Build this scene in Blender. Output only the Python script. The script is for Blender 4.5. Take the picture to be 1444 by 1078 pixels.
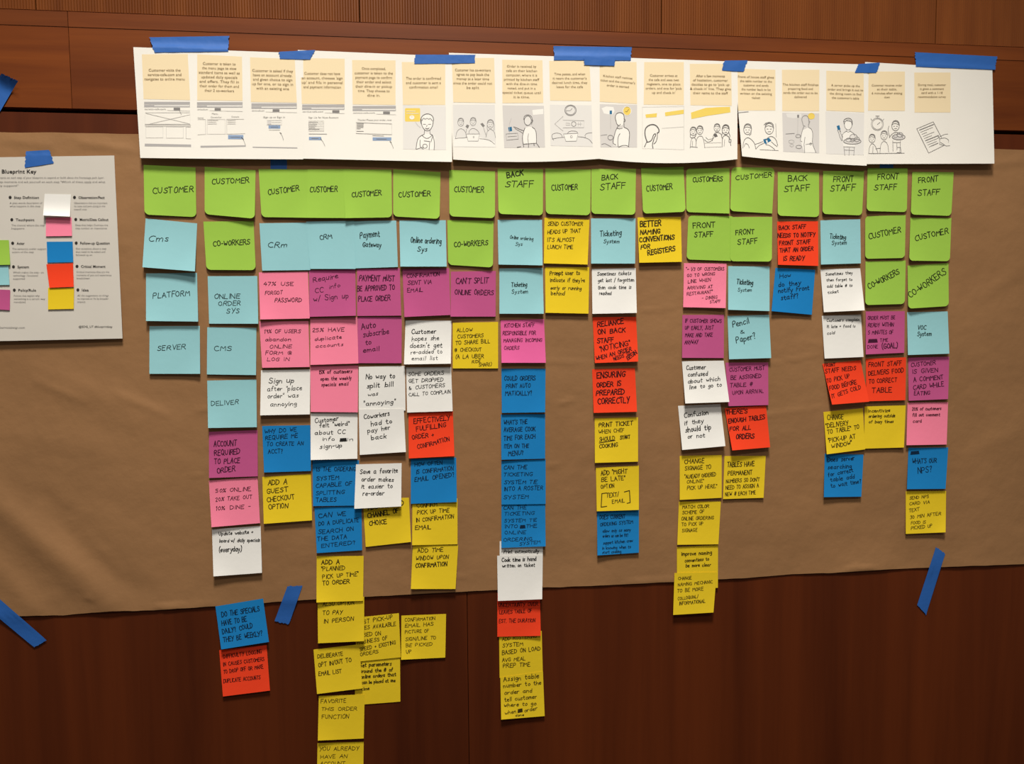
import bpy, bmesh, math, random
from mathutils import Vector, Matrix, noise

for o in list(bpy.data.objects):
    bpy.data.objects.remove(o, do_unlink=True)
scene = bpy.context.scene
col = scene.collection

# ---------------------------------------------------------------- camera
YAW, PITCH, ROLL, FPX, DIST, CAMZ = -0.131793, 0.075055, -0.008404, 1177.13, 1.39731, 1.55

def cam_axes():
    cy, sy, cp, sp = math.cos(YAW), math.sin(YAW), math.cos(PITCH), math.sin(PITCH)
    cr, sr = math.cos(ROLL), math.sin(ROLL)
    B = Matrix(((1, 0, 0), (0, 0, -1), (0, 1, 0)))
    Ry = Matrix(((cy, 0, sy), (0, 1, 0), (-sy, 0, cy)))
    Rx = Matrix(((1, 0, 0), (0, cp, -sp), (0, sp, cp)))
    Rz = Matrix(((cr, -sr, 0), (sr, cr, 0), (0, 0, 1)))
    return Rz @ Rx @ Ry @ B            # world -> (right, down, forward)

MW = cam_axes()
MI = MW.transposed()
CAM = Vector((0.0, -DIST, CAMZ))
cd = bpy.data.cameras.new('camera')
cam = bpy.data.objects.new('camera', cd)
col.objects.link(cam)
right, down, fwd = [Vector(MW[i]) for i in range(3)]
R = Matrix((right, -down, -fwd)).transposed()
cam.matrix_world = Matrix.Translation(CAM) @ R.to_4x4()
cd.sensor_fit = 'HORIZONTAL'
cd.sensor_width = 36.0
cd.lens = FPX / 1444.0 * 36.0
cd.clip_start = 0.02
scene.camera = cam

# ---------------------------------------------------------------- light
scene.view_settings.view_transform = 'Standard'
scene.view_settings.look = 'None'
scene.view_settings.gamma = 1.0
scene.view_settings.use_curve_mapping = False
scene.view_settings.exposure = 0.0
world = bpy.data.worlds.new('room_ambient')
scene.world = world
world.use_nodes = True
world.node_tree.nodes['Background'].inputs[0].default_value = (1.0, 0.95, 0.88, 1)
world.node_tree.nodes['Background'].inputs[1].default_value = 0.14

def spot(name, loc, target, power, size_deg, blend, radius, colour):
    l = bpy.data.lights.new(name, 'SPOT')
    l.energy = power
    l.spot_size = math.radians(size_deg)
    l.spot_blend = blend
    l.shadow_soft_size = radius
    l.color = colour
    o = bpy.data.objects.new(name, l)
    col.objects.link(o)
    o.location = loc
    o.rotation_euler = (Vector(target) - Vector(loc)).to_track_quat('-Z', 'Y').to_euler()
    return o

# two recessed ceiling downlights in front of the wall, in a high conference room ceiling
spot('downlight_or_fill', (0.02, -1.65, 4.20), (0.10, 0.0, 1.20), 425, 60, 0.85, 0.30, (1.0, 0.955, 0.88))
spot('downlight_or_fill', (1.55, -1.90, 4.20), (1.40, 0.0, 1.05), 22, 56, 0.9, 0.30, (1.0, 0.90, 0.76))

spot('downlight_or_fill', (0.10, -3.60, 4.20), (0.15, 0.0, 1.35), 130, 50, 0.9, 0.22, (1.0, 0.955, 0.88))  # added fill spot farther out, softens the note shadows; no visible lamp there

# ---------------------------------------------------------------- pixel <-> wall
def ray(px, py):
    return MI @ Vector((px - 722.0, py - 539.0, FPX))

def at(px, py, depth=0.0):
    """point seen at a photo pixel that lies `depth` metres in front of the wall plane"""
    d = ray(px, py)
    return CAM + d * ((DIST - depth) / d.y)

ZOOM = {'a':(190,220,5.9875),'b':(360,220,5.157),'c':(620,220,5.991),'d':(820,220,5.991),'e':(1020,220,5.991),
 'f':(1140,220,5.991),'g':(190,370,5.672),'h':(360,370,5.673),'i':(560,370,5.673),'j':(760,370,6.34),
 'k':(950,370,6.34),'l':(1140,370,6.341),'m':(280,500,5.988),'n':(430,500,5.991),'o':(690,510,5.674),
 'p':(940,500,5.99),'q':(1140,500,5.991),'r':(280,660,6.339),'s':(430,640,5.391),'t':(690,640,5.135),
 'u':(940,630,4.3125),'v':(1140,600,3.991),'w':(280,800,5.389),'x':(430,780,6.341),'y':(430,900,6.055),
 'z':(680,760,3.994),'K':(0,180,3.37),'1':(0,0,3.61),'3':(190,60,6.017),'4':(420,70,6.278),
 '5':(630,60,5.987),'6':(840,60,5.99),'7':(1030,60,5.99),'8':(1210,60,5.675),'0':(0,0,1.0),'T':(0,200,8.294)}
NOTES = r"""
*a|green|75,75 513,98 520,517 82,495|4,3|0|cd|green sticky note reading CUSTOMER above light blue note reading Cms
CUSTOMER@155,318,495,302,48
*a|green|590,92 1020,120 1013,530 590,492|4,9|0|cd|green CUSTOMER note above CO-WORKERS note and light blue ONLINE ORDER SYS note
CUSTOMER@655,240,965,225,45
*b|green|24,95 400,98 400,450 45,445|5,4|0|d|green CUSTOMER note above light blue note with thin faint CRM
CUSTOMER@97,285,320,250,38
*b|green|380,97 690,95 695,452 375,450|6,6|1||green CUSTOMER note overlapped by green neighbours, above bold CRM note
CUSTOMER@400,265,597,258,40
*b|green|640,97 990,100 995,447 655,452|6,5|2|c|green CUSTOMER note above light blue Payment Gateway note
CUSTOMER@705,302,918,285,38
*b|green|1003,97 1347,118 1340,458 1003,440|5,5|0|cd|green CUSTOMER note above light blue Online ordering Sys and CONFIRMATION SENT notes
CUSTOMER@1045,302,1275,292,38
*c|green|80,118 468,130 467,527 83,510|7,7|0|cd|green CUSTOMER note above CO-WORKERS and CAN'T SPLIT ONLINE ORDERS notes
CUSTOMER@125,305,372,308,50
*c|green|490,108 873,112 872,503 497,490|7,6|0|cd|green BACK STAFF note above light blue Online ordering Sys note
BACK@570,185,712,160,42,2.1
STAFF@555,262,795,262,52
*c|green|893,107 1277,115 1272,502 897,490|6,5|0|cd|green CUSTOMER note above yellow SEND CUSTOMER HEADS UP note
CUSTOMER@948,295,1165,282,48
*d|green|83,110 460,110 455,498 83,488|5,5|0|cd|green BACK STAFF note above Ticketing System note and white note about lost tickets
BACK@172,208,310,190,42
STAFF@160,290,375,270,50
*d|green|503,103 862,92 880,472 520,488|7,8|0|cd|green CUSTOMER note above yellow BETTER NAMING CONVENTIONS note
CUSTOMER@552,302,768,280,48
*d|green|885,105 1250,105 1250,487 885,475|4,4|0|ad|green note reading CUSTOMERS above green FRONT STAFF note
CUSTOMERS@943,222,1195,212,42
*e|green|70,95 433,100 413,487 57,465|4,3|0|abd|green CUSTOMER note above overlapping FRONT STAFF note, written along its top
CUSTOMER@107,205,410,175,38
*e|green|460,135 808,137 810,517 460,505|5,5|0|cd|green BACK STAFF note above red BACK STAFF NEEDS TO NOTIFY note
BACK@548,215,710,208,45
STAFF@515,305,735,290,50
*e|green|843,128 1190,128 1172,503 838,490|4,4|0|cd|green FRONT STAFF note above light blue Ticketing System note
FRONT@930,218,1100,218,45
STAFF@905,298,1122,290,50
*f|green|500,103 838,103 832,475 492,465|4,4|0|cd|green FRONT STAFF note with blue tape peeking above it
FRONT@585,198,765,195,45
STAFF@555,288,750,285,45
*f|green|878,135 1227,137 1207,507 865,495|4,4|0|cd|green FRONT STAFF note heading the column that holds the VOC System note
FRONT@930,230,1100,212,45
STAFF@925,335,1115,325,48
*a|lightblue|92,528 527,570 508,975 65,940|11,11|0||light blue note reading Cms, curling above the PLATFORM note
Cms@122,722,285,722,50,1.4
*a|green|580,555 1003,550 1022,965 605,962|6,6|0|cd|green CO-WORKERS note above light blue ONLINE ORDER SYS note
CO-WORKERS@665,765,975,745,42
*b|lightblue|30,490 395,485 402,830 50,835|3,3|0||light blue note with thin faint CRM above pink 47% note
CRm@95,668,230,662,38,1.4
*b|lightblue|370,478 718,472 730,822 400,822|4,5|1||light blue note reading bold CRM above Require CC info note
CRM@472,610,558,600,34
*b|lightblue|700,475 1025,470 1037,808 730,818|3,4|0||light blue note reading Payment Gateway
Payment@762,600,905,585,45
Gateway@782,660,915,665,35
*b|lightblue|1048,470 1385,468 1392,805 1055,805|10,9|0||light blue Online ordering Sys note above CONFIRMATION SENT VIA EMAIL note
Online ordering@1132,630,1352,640,40
Sys@1180,695,1250,695,35
*c|green|65,543 455,550 450,943 72,920|4,4|0|cd|green CO-WORKERS note above purple CAN'T SPLIT ONLINE ORDERS note
CO-WORKERS@125,770,410,752,42
*c|lightblue|490,540 865,540 870,925 497,918|8,8|0||light blue Online ordering Sys note below green BACK STAFF note
Online ordering@595,700,790,715,28
Sys@640,758,700,758,28
*c|yellow|885,522 1265,540 1250,918 880,908|6,5|0||yellow note reading SEND CUSTOMER HEADS UP THAT IT'S ALMOST LUNCH TIME
SEND CUSTOMER@915,590,1210,588,32
HEADS UP THAT@912,660,1192,645,32
IT'S ALMOST@912,725,1140,722,32
LUNCH TIME@910,785,1125,785,32
*d|lightblue|80,528 457,527 453,910 82,910|7,7|0||light blue Ticketing System note below BACK STAFF, above white note about lost tickets
Ticketing@160,680,340,670,45
System@188,738,320,735,32
*d|yellow|473,520 840,517 848,895 488,903|8,8|0||yellow note reading BETTER NAMING CONVENTIONS FOR REGISTERS in bold letters
BETTER@497,600,672,590,46,2.2
NAMING@497,665,665,655,38,2.2
CONVENTIONS@492,728,788,705,40,2.2
FOR@502,788,580,782,36,2.2
REGISTERS@562,840,795,800,40,2.2
*d|green|903,503 1275,510 1262,888 888,875|3,4|0|ad|green FRONT STAFF note below CUSTOMERS note, above pink wrong line note
FRONT@943,612,1130,602,45
STAFF@955,688,1115,680,42
*e|green|62,517 413,515 410,893 57,890|4,5|1|cd|green FRONT STAFF note above Ticketing System and Pencil and Paper notes
FRONT@105,668,262,658,42
STAFF@122,750,290,738,42
*e|red|455,555 800,552 803,930 462,920|7,8|0||red note reading BACK STAFF NEEDS TO NOTIFY FRONT STAFF
BACK STAFF@470,625,700,612,32,2
NEEDS TO NOTIFY@460,690,778,680,34,2
FRONT STAFF@475,755,738,740,34,2
THAT AN ORDER@478,815,760,800,34,2
IS READY@510,885,690,882,36,2
*e|lightblue|820,545 1157,535 1162,908 825,918|5,6|0||light blue Ticketing System note below FRONT STAFF, above white note about table numbers
Ticketing@900,695,1035,705,38
System@918,750,1042,748,32
*f|green|480,510 822,500 815,862 480,870|4,4|0|acd|green CUSTOMER note with rising writing above CO-WORKERS and ORDER MUST BE READY
CUSTOMER@515,705,785,645,48
*f|green|862,523 1208,525 1195,890 852,885|6,5|0|cd|green CUSTOMER note with rising writing above CO-WORKERS and VOC System notes
CUSTOMER@908,720,1185,650,45
*g|lightblue|90,90 498,85 507,475 90,470|9,9|0||light blue note reading PLATFORM
PLATFORM@145,288,440,265,42,1.4
*g|lightblue|583,112 980,110 988,492 595,492|4,5|0||light blue note reading ONLINE ORDER SYS
ONLINE@640,292,845,288,38,1.4
ORDER@670,348,845,345,36,1.4
SYS@735,408,838,405,36,1.4
*g|pink|993,82 1385,75 1400,450 1003,458|5,6|0||pink note reading 47% USE FORGOT PASSWORD
47% USE@1033,188,1270,188,28
FORGOT@1043,260,1185,255,28
PASSWORD@1120,320,1335,318,32
*h|purple|430,65 800,55 805,428 435,437|7,8|1||purple note reading Require CC info w/ Sign up
Require@465,160,665,125,38,1.3
CC@480,245,548,240,38,1.3
info@595,212,680,195,32,1.3
w/ Sign up@468,315,745,285,42,1.3
*h|purple|815,55 1155,48 1168,427 815,430|3,4|0||purple note reading PAYMENT MUST BE APPROVED TO PLACE ORDER
PAYMENT MUST@830,150,1115,150,44
BE APPROVED TO@815,232,1115,218,40
PLACE ORDER@825,315,1080,305,40
*i|purple|43,55 415,48 428,422 58,438|7,6|0||purple note reading CONFIRMATION SENT VIA EMAIL
CONFIRMATION@80,125,340,108,30
SENT VIA@85,182,275,170,30
EMAIL@82,240,205,235,30
*i|purple|430,75 790,70 788,435 428,435|4,4|0||purple note reading CAN'T SPLIT ONLINE ORDERS
CAN'T SPLIT@472,172,735,165,42
ONLINE ORDERS@463,258,772,262,38
*i|lightblue|818,50 1165,45 1173,412 818,412|9,9|0||light blue Ticketing System note above hot pink KITCHEN STAFF note
Ticketing@915,195,1040,195,35
System@918,250,1045,248,30
*j|yellow|55,45 450,45 443,460 58,452|7,7|0||yellow note reading Prompt user to indicate if they're early or running behind
Prompt user to@97,115,365,112,38
indicate if they're@102,175,410,178,34
early or running@105,243,380,248,32
behind@108,293,232,295,34
*j|white|473,60 865,52 875,453 478,462|9,9|0||white note reading Sometimes tickets get lost / forgotten
Sometimes tickets@522,120,825,112,32
get lost / forgotten@528,178,850,172,32
then cook time is@530,240,825,237,32
reached@540,292,648,292,32
*k|pink|92,8 473,12 465,410 85,402|7,7|0||pink note quoting 1/3 OF CUSTOMERS GO TO WRONG LINE
"~ 1/3 OF CUSTOMERS@112,75,452,72,28
GO TO WRONG@122,132,370,115,26
LINE WHEN@128,188,335,168,28
ARRIVING AT@122,243,350,232,28
RESTAURANT"@120,298,350,275,28
- DINING@255,335,392,325,28
STAFF@325,368,420,360,24
*k|lightblue|487,35 857,38 857,437 487,425|9,9|0||light blue Ticketing System note above Pencil and Paper note
Ticketing@565,195,708,205,45
System@575,262,697,262,30
*k|blue|910,50 1265,68 1235,470 875,437|7,5|0||dark blue note reading How do they notify Front staff?
How@948,140,1048,130,34
do they@940,218,1140,200,40
notify Front@938,275,1212,245,40
staff?@962,340,1115,315,42
*l|white|107,65 463,52 503,430 138,447|10,15|0||white note about forgetting to add table # to ticket
Sometimes they@155,120,395,105,26
then forget to@163,170,392,165,24
add table # to@168,228,393,218,26
ticket@175,283,270,272,24
*l|green|511,-7 870,-15 862,373 508,383|6,6|0|cd|green CO-WORKERS note with steep writing above purple ORDER MUST BE READY note
CO-WORKERS@545,240,820,100,50
*l|green|887,30 1252,8 1255,392 893,415|8,6|0|cd|green CO-WORKERS note with steep writing above light blue VOC System note
CO-WORKERS@915,320,1240,95,55
*g|lightblue|118,512 520,510 523,893 117,893|5,5|0||light blue note reading SERVER below PLATFORM
SERVER@182,708,408,692,36,1.4
*g|lightblue|580,520 973,525 970,903 577,898|3,5|0||light blue note reading CMS between ONLINE ORDER SYS and DELIVER notes
CMS@637,708,775,706,36,1.4
*h|pink|32,475 425,470 435,838 55,845|5,5|0||pink note reading 19% OF USERS abandon ONLINE FORM @ LOG IN
19% OF USERS@75,568,365,565,28
abandon@82,632,285,630,28
ONLINE@118,690,295,685,26
FORM @@82,740,290,738,28
LOG IN@95,790,275,788,26
*h|pink|440,448 815,440 825,810 440,822|6,6|1||pink note reading 25% HAVE duplicate accounts
25% HAVE@460,558,715,552,28
duplicate@478,630,690,610,28
accounts@485,685,705,668,26
*h|purple|818,440 1172,440 1170,808 820,808|3,4|0||purple note reading Auto subscribe to email
Auto@850,540,965,520,46
subscribe@865,598,1070,570,44,1.4
to@885,660,928,655,36
email@865,722,995,705,36
*i|white|68,465 435,468 430,812 55,818|12,11|0||white note reading Customer hopes she doesn't get re-added to email list
Customer@118,575,312,568,36
hopes she@118,630,335,622,34,1.4
doesn't get@105,685,360,682,36,1.4
re-added to@110,735,360,728,30,1.4
email list@118,785,325,780,30,1.4
*i|yellow|445,485 808,478 808,850 445,850|3,3|0||yellow note reading ALLOW CUSTOMERS TO SHARE BILL @ CHECKOUT
ALLOW@478,558,605,552,28
CUSTOMERS@485,610,692,600,28
TO SHARE BILL@470,662,742,645,30
@ CHECKOUT@460,715,675,712,28
(A LA UBER@470,772,692,765,30
RIDE@600,808,670,802,24
SHARE)@655,835,758,828,26
*i|hotpink|828,465 1175,455 1190,805 835,805|8,9|0||hot pink note reading KITCHEN STAFF RESPONSIBLE FOR MANAGING INCOMING ORDERS
KITCHEN STAFF@860,522,1100,515,30
RESPONSIBLE FOR@845,583,1108,580,30
MANAGING INCOMING@852,640,1160,635,28
ORDERS@858,702,980,698,28
*j|red|480,492 868,488 888,888 500,902|9,10|0||red note reading RELIANCE ON BACK STAFF NOTICING
RELIANCE@523,578,760,548,42,2
ON BACK@530,645,775,622,40,2
STAFF@522,725,670,710,40,2
"NOTICING"@550,800,820,740,45
WHEN AN ORDER@520,878,830,790,34,2
NEEDS TO@672,880,820,830,30,2
BEGIN@795,875,880,815,34,2
*k|purple|78,472 450,470 448,857 75,855|4,4|0||purple note reading IF CUSTOMER SHOWS UP EARLY
IF CUSTOMER SHOWS@105,540,428,540,32
UP EARLY, JUST@103,603,360,600,32
MAKE AND TAKE@103,668,350,665,32
ANYWAY@98,733,222,728,32
*k|lightblue|482,480 853,470 872,857 495,868|9,9|0||light blue note reading Pencil & Paper?
Pencil@530,580,675,545,48
&@597,637,632,635,30
Paper?@562,725,735,680,52
*l|white|120,480 470,468 493,847 145,862|6,8|0||white note about customers complaining that food is late and cold
Customers complain@165,532,455,525,26
it late + food is@168,588,420,582,26
cold@170,648,240,640,26
*l|purple|513,440 862,438 857,810 513,825|5,5|0||purple note reading ORDER MUST BE READY WITHIN 5 MINUTES (GOAL)
ORDER MUST BE@532,512,775,508,30
READY WITHIN@533,578,765,572,32
5 MINUTES OF@535,645,760,640,32
#S@537,718,615,715,26
TIME@642,710,712,708,28
DONE@530,772,622,768,28
(GOAL)@660,775,800,765,46
*l|lightblue|883,447 1245,440 1260,818 890,830|8,8|0||light blue note reading VOC System
VOC@983,602,1055,602,38
System@975,660,1100,658,38
*m|lightblue|73,222 488,213 492,615 80,622|8,8|0||light blue note reading DELIVER below CMS note
DELIVER@108,435,340,418,36,1.4
*m|white|527,135 943,128 940,507 520,515|10,9|0||white note reading Sign up after "place order" was annoying
Sign up@595,245,805,238,44,1.4
after "place@582,310,872,300,36,1.4
order" was@585,372,845,362,36,1.4
annoying@608,440,828,432,36,1.4
*n|pink|45,97 450,92 447,490 48,487|4,5|1||pink note reading 15% of customers open the weekly specials email
15% of customers@122,165,400,155,30,1.9
open the weekly@133,222,392,212,28,1.9
specials email@140,270,368,262,28,1.9
*n|white|455,105 845,97 850,475 455,470|1.5,1.5|0||white note reading No way to split bill was "annoying"
No way to@515,210,760,200,40
split bill@525,285,748,270,40
was@535,352,620,345,30
"annoying"@500,435,770,415,36
*n|white|455,465 835,460 853,825 463,850|5,6|3||white note reading Coworkers had to pay her back
Coworkers@502,548,715,515,38
had to@560,605,735,580,38
pay her@530,665,720,632,36
back@562,722,690,708,38
*n|white|855,110 1235,108 1248,480 863,492|5,5|0||white note reading SOME ORDERS GET DROPPED & CUSTOMERS CALL TO COMPLAIN
SOME ORDERS@875,182,1175,172,30
GET DROPPED@880,240,1170,228,30
& CUSTOMERS@880,298,1185,275,30
CALL TO COMPLAIN@880,355,1230,328,28
*o|blue|97,58 450,58 447,407 100,412|5,5|0||blue note reading COULD ORDERS PRINT AUTOMATICALLY?
COULD ORDERS@122,152,368,148,34
PRINT AUTO@133,213,330,208,32
MATICALLY?@128,272,340,268,34
*o|red|823,62 1165,52 1182,403 835,412|9,9|0||red note reading ENSURING ORDER IS PREPARED CORRECTLY
ENSURING@862,135,1092,120,44,2
ORDER IS@862,208,1055,195,38,2
PREPARED@855,272,1082,262,40,2
CORRECTLY@870,342,1125,328,44,2
*p|white|130,58 483,53 530,402 158,415|12,13|1||white note reading Customer confused about which line to go to
Customer@170,132,332,122,36
confused@183,188,350,178,36
about which@183,245,452,222,34
line to go to@195,295,465,270,34
*p|purple|497,70 858,68 860,428 522,438|5,5|0||purple note reading CUSTOMER MUST BE ASSIGNED TABLE # UPON ARRIVAL
CUSTOMER MUST@533,145,830,128,32
BE ASSIGNED@543,215,800,195,32
TABLE #@540,280,730,265,32
UPON ARRIVAL@558,342,818,322,30
*q|red|118,80 440,50 513,400 200,425|16,13|1||red note tilted and curled, reading FRONT STAFF NEEDS TO PICK UP FOOD
FRONT@137,105,230,98,26,2
STAFF NEEDS@143,160,405,130,34
TO PICK UP@160,240,350,200,34
FOOD BEFORE@180,305,410,248,36
IT GETS COLD@203,372,445,290,34
*q|red|485,37 825,25 820,387 490,397|6,6|0||red note reading FRONT STAFF DELIVERS FOOD TO CORRECT TABLE
FRONT STAFF@508,105,790,90,36
DELIVERS FOOD@508,178,805,152,36
TO CORRECT@513,245,750,232,36
TABLE@540,325,705,318,40
*q|purple|843,27 1190,20 1180,378 847,392|5,5|0||purple note reading CUSTOMER IS GIVEN A COMMENT CARD WHILE EATING
CUSTOMER@870,105,1075,85,32
IS GIVEN@882,162,1095,148,34
A COMMENT@890,232,1140,208,36
CARD WHILE@888,298,1145,268,36
EATING@893,345,1028,340,32
*m|purple|88,655 498,640 500,1030 88,1045|4,4|0||purple note reading ACCOUNT REQUIRED TO PLACE ORDER
ACCOUNT@130,778,325,770,46
REQUIRED@133,855,350,840,44
TO PLACE@135,925,352,915,42
ORDER@160,1005,312,985,42
*m|blue|537,605 943,598 950,985 553,998|5,5|0||blue note reading WHY DO WE REQUIRE ME TO CREATE AN ACCT?
WHY DO WE@562,668,830,650,32
REQUIRE ME@565,722,840,702,34
TO CREATE AN@580,775,888,765,32
ACCT?@588,838,710,832,34
*n|white|48,497 445,492 443,882 48,893|10,9|0||white note reading Customer felt "weird" about CC info in sign-up
Customer@88,580,285,558,36
felt "weird"@125,618,378,600,36
about CC@85,680,345,670,34
info@150,730,250,728,30
#S@297,735,350,732,22
in@360,732,405,730,28
sign-up@125,798,312,785,36
*n|red|875,497 1250,482 1263,860 877,880|9,9|0||bright red note reading EFFECTIVELY FULFILLING ORDER + CONFIRMATION
EFFECTIVELY@920,585,1228,555,40
FULFILLING@942,650,1195,612,38
ORDER +@908,720,1090,695,38
CONFIRMATION@955,800,1225,730,36
*o|blue|93,425 447,420 447,778 97,787|4,3|0||blue note reading WHAT'S THE AVERAGE COOK TIME FOR EACH ITEM
WHAT'S THE@120,505,305,498,34
AVERAGE COOK@118,565,370,555,34
TIME FOR EACH@120,632,370,615,34
ITEM ON THE@120,695,318,690,32
MENU?@152,755,272,748,36
*o|yellow|843,455 1190,447 1190,802 845,812|6,6|0||yellow note reading PRINT TICKET WHEN CHEF SHOULD START COOKING
PRINT TICKET@877,525,1152,508,32,1.9
WHEN CHEF@878,578,1080,562,28
SHOULD@882,640,1005,628,32
#P@880,652,1005,632
START@1048,625,1128,615,28,2.2
COOKING@883,695,1030,682,30,1.9
*p|white|97,435 455,420 497,775 132,808|12,12|0||white note reading Confusion if they should tip or not
Confusion@152,535,352,508,40
if they@155,600,315,575,36
should tip@160,660,375,632,44
or not@182,712,325,698,36
*p|red|490,455 840,432 875,785 555,812|14,10|1||red curling note reading THERE'S ENOUGH TABLES FOR ALL ORDERS
THERE'S@508,505,685,495,36,2
ENOUGH TABLES@525,582,832,545,36,2
FOR ALL@533,648,710,635,34,2
ORDERS@590,715,742,708,40,2
*q|yellow|127,487 460,455 480,803 155,845|7,5|1||yellow note reading CHANGE "DELIVERY TO TABLE" TO "PICK-UP AT WINDOW"
CHANGE@162,555,298,545,40,1.4
"DELIVERY@150,622,340,595,36
TO TABLE" TO@163,672,430,628,34
"PICK-UP AT@172,745,400,710,36
WINDOW"@200,795,370,762,34
*q|yellow|475,440 822,430 807,787 472,797|4,4|0||yellow note reading Incentivize ordering outside of busy times
Incentivize@508,490,690,485,26,1.9
ordering outside@510,535,732,530,26,1.9
of busy times@512,582,718,578,26,1.9
*q|pink|838,408 1180,405 1168,762 828,768|7,5|0||pink note reading 20% of customers fill out comment card
20% of customers@878,475,1122,468,26,1.9
fill out comment@882,525,1112,520,26,1.9
card@885,578,955,575,26,1.9
*r|pink|92,115 527,85 550,495 115,532|7,5|0||pink note reading 50% ONLINE 20% TAKE OUT 10% DINE
50% ONLINE@152,222,468,205,32
20% TAKE OUT@155,302,480,275,32
10% DINE -@160,382,465,358,34
*r|yellow|570,82 1003,55 1015,470 583,502|7,8|0||yellow note reading ADD A GUEST CHECKOUT OPTION
ADD A@622,155,790,145,42
GUEST@615,232,805,208,42
CHECKOUT@615,308,858,278,42
OPTION@628,372,805,358,42
*s|blue|57,50 410,50 425,395 62,400|4,4|0||blue note reading IS THE ORDERING SYSTEM CAPABLE OF SPLITTING TABLES
IS THE ORDERING@90,135,385,130,30
SYSTEM@90,205,260,195,30
CAPABLE OF@85,260,360,240,30
SPLITTING@85,315,305,305,28
TABLES@85,368,240,362,30
*s|white|388,82 735,73 732,402 375,420|11,10|3||white note reading Save a favorite order makes it easier to re-order
Save a favorite@420,155,705,145,34
order makes@432,210,675,212,32
it easier to@430,265,665,262,32
re-order@440,320,605,315,32
*s|blue|805,42 1150,30 1155,368 805,382|4,4|0||blue note reading HOW OFTEN IS CONFIRMATION EMAIL OPENED?
HOW OFTEN@835,98,1045,82,28
IS CONFIRMATION@848,155,1132,125,30
EMAIL OPENED?@835,215,1135,175,32
*t|blue|87,52 408,42 408,365 88,370|3,3|0||blue note reading CAN THE TICKETING SYSTEM TIE INTO A ROSTER SYSTEM
CAN THE@107,115,275,110,28
TICKETING@108,165,315,160,26
SYSTEM TIE@108,220,350,218,26
INTO A ROSTER@110,270,388,260,28
SYSTEM@105,330,285,325,26
*t|yellow|772,103 1083,87 1083,408 778,418|6,6|1||yellow note reading ADD "MIGHT BE LATE" OPTION [TEXT/EMAIL]
ADD "MIGHT@810,158,1003,140,32
BE LATE"@812,205,985,190,30
OPTION@810,255,905,245,28
TEXT/@852,318,940,308,30
EMAIL@890,362,980,352,26
#P@848,285,815,290,810,388,850,382
#P@978,278,1015,268,1020,355,998,360
*u|yellow|80,57 335,52 335,312 80,325|5,4|0||yellow note reading CHANGE SIGNAGE TO "ALREADY ORDERED ONLINE" PICK UP HERE
CHANGE@110,105,230,100,26
SIGNAGE TO@112,145,270,135,24
"ALREADY ORDERED@112,195,300,180,22
ONLINE"@125,225,228,218,20
PICK UP HERE."@125,265,308,250,22
*u|yellow|352,58 603,57 590,312 343,320|4,4|0||yellow note reading TABLES HAVE PERMANENT NUMBERS
TABLES HAVE@372,125,535,118,28
PERMANENT@373,175,522,170,26
NUMBERS SO DON'T@362,222,567,210,22
NEED TO ASSIGN A@360,262,560,248,22
NEW # EACH TIME@357,302,542,290,22
*v|blue|92,160 310,165 298,402 87,405|7,7|0||blue note asking about searching for correct table adding to wait time
Does server@108,208,260,195,24
searching@110,248,243,240,22
for correct@113,290,252,262,22
table add@125,318,262,298,22
to wait time?@128,352,298,325,22
*v|blue|563,127 787,125 772,358 555,360|7,6|0||blue note reading WHAT'S OUR NPS?
#S@577,164,622,160,14
WHAT'S OUR@588,217,722,210,26,1.4
NPS?@617,272,697,262,34,1.4
*r|white|120,550 555,520 567,940 133,972|9,9|0||white note reading Update website + board w/ daily specials (everyday)
Update website +@182,605,488,588,30,1.9
board w/ daily specials@187,668,548,660,30,1.9
(everyday)@185,755,388,745,44
*s|blue|72,412 430,395 435,735 90,757|5,5|1||blue note reading CAN WE DO A DUPLICATE SEARCH ON THE DATA ENTERED?
CAN WE@105,490,312,472,32
DO A DUPLICATE@105,548,412,520,30
SEARCH ON@103,612,370,585,30
THE DATA@97,665,318,645,30
ENTERED?@125,715,382,690,28
*s|yellow|440,345 790,335 807,672 462,710|5,5|0||yellow note reading CHANNEL OF CHOICE, partly covered by white re-order note
ADD METHOD@480,430,752,392,34,1.9
CHANNEL OF@480,490,715,450,36,1.9
CHOICE@492,548,622,532,34,1.9
*s|yellow|817,360 1160,340 1160,690 815,697|4,4|0||yellow note reading CONFIRM PICK UP TIME IN CONFIRMATION EMAIL
CONFIRM@852,412,1005,400,28
PICK UP TIME@853,462,1100,445,30
IN CONFIRMATION@848,522,1135,490,30
EMAIL@838,580,957,572,32
*t|blue|88,368 405,362 408,672 88,683|6,6|1||blue note reading CAN THE TICKETING SYSTEM TIE INTO THE ONLINE ORDERING SYSTEM
CAN THE@105,405,270,402,26
TICKETING@113,448,330,442,24
SYSTEM TIE@110,498,345,492,24
INTO@115,540,205,537,24
#S@225,540,258,538,18
THE@270,537,345,535,24
ONLINE@113,585,268,580,24
ORDERING@105,638,310,628,24
SYSTEM@220,665,370,650,22
*t|blue|780,405 1083,395 1083,718 783,738|6,6|0||blue note reading DOES CURRENT ORDERING SYSTEM allow orders
DOES CURRENT@800,475,985,468,28
ORDERING SYSTEM@805,527,1040,505,24
allow only as many@822,572,1025,562,22
orders as can be fit?@822,608,1005,600,22
support kitchen crew@825,658,1040,640,22
in knowing when to@820,695,1025,685,22
start cooking@818,725,955,718,20
*u|yellow|75,335 330,335 315,595 65,598|5,5|0||yellow note reading MATCH COLOR SCHEME OF ONLINE ORDERING TO PICK UP SIGNAGE
MATCH COLOR@97,378,258,372,20
SCHEME OF@97,412,230,405,20
ONLINE ORDERING@92,450,288,442,20
TO PICK UP@93,485,222,478,20
SIGNAGE@95,522,188,518,20
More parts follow.
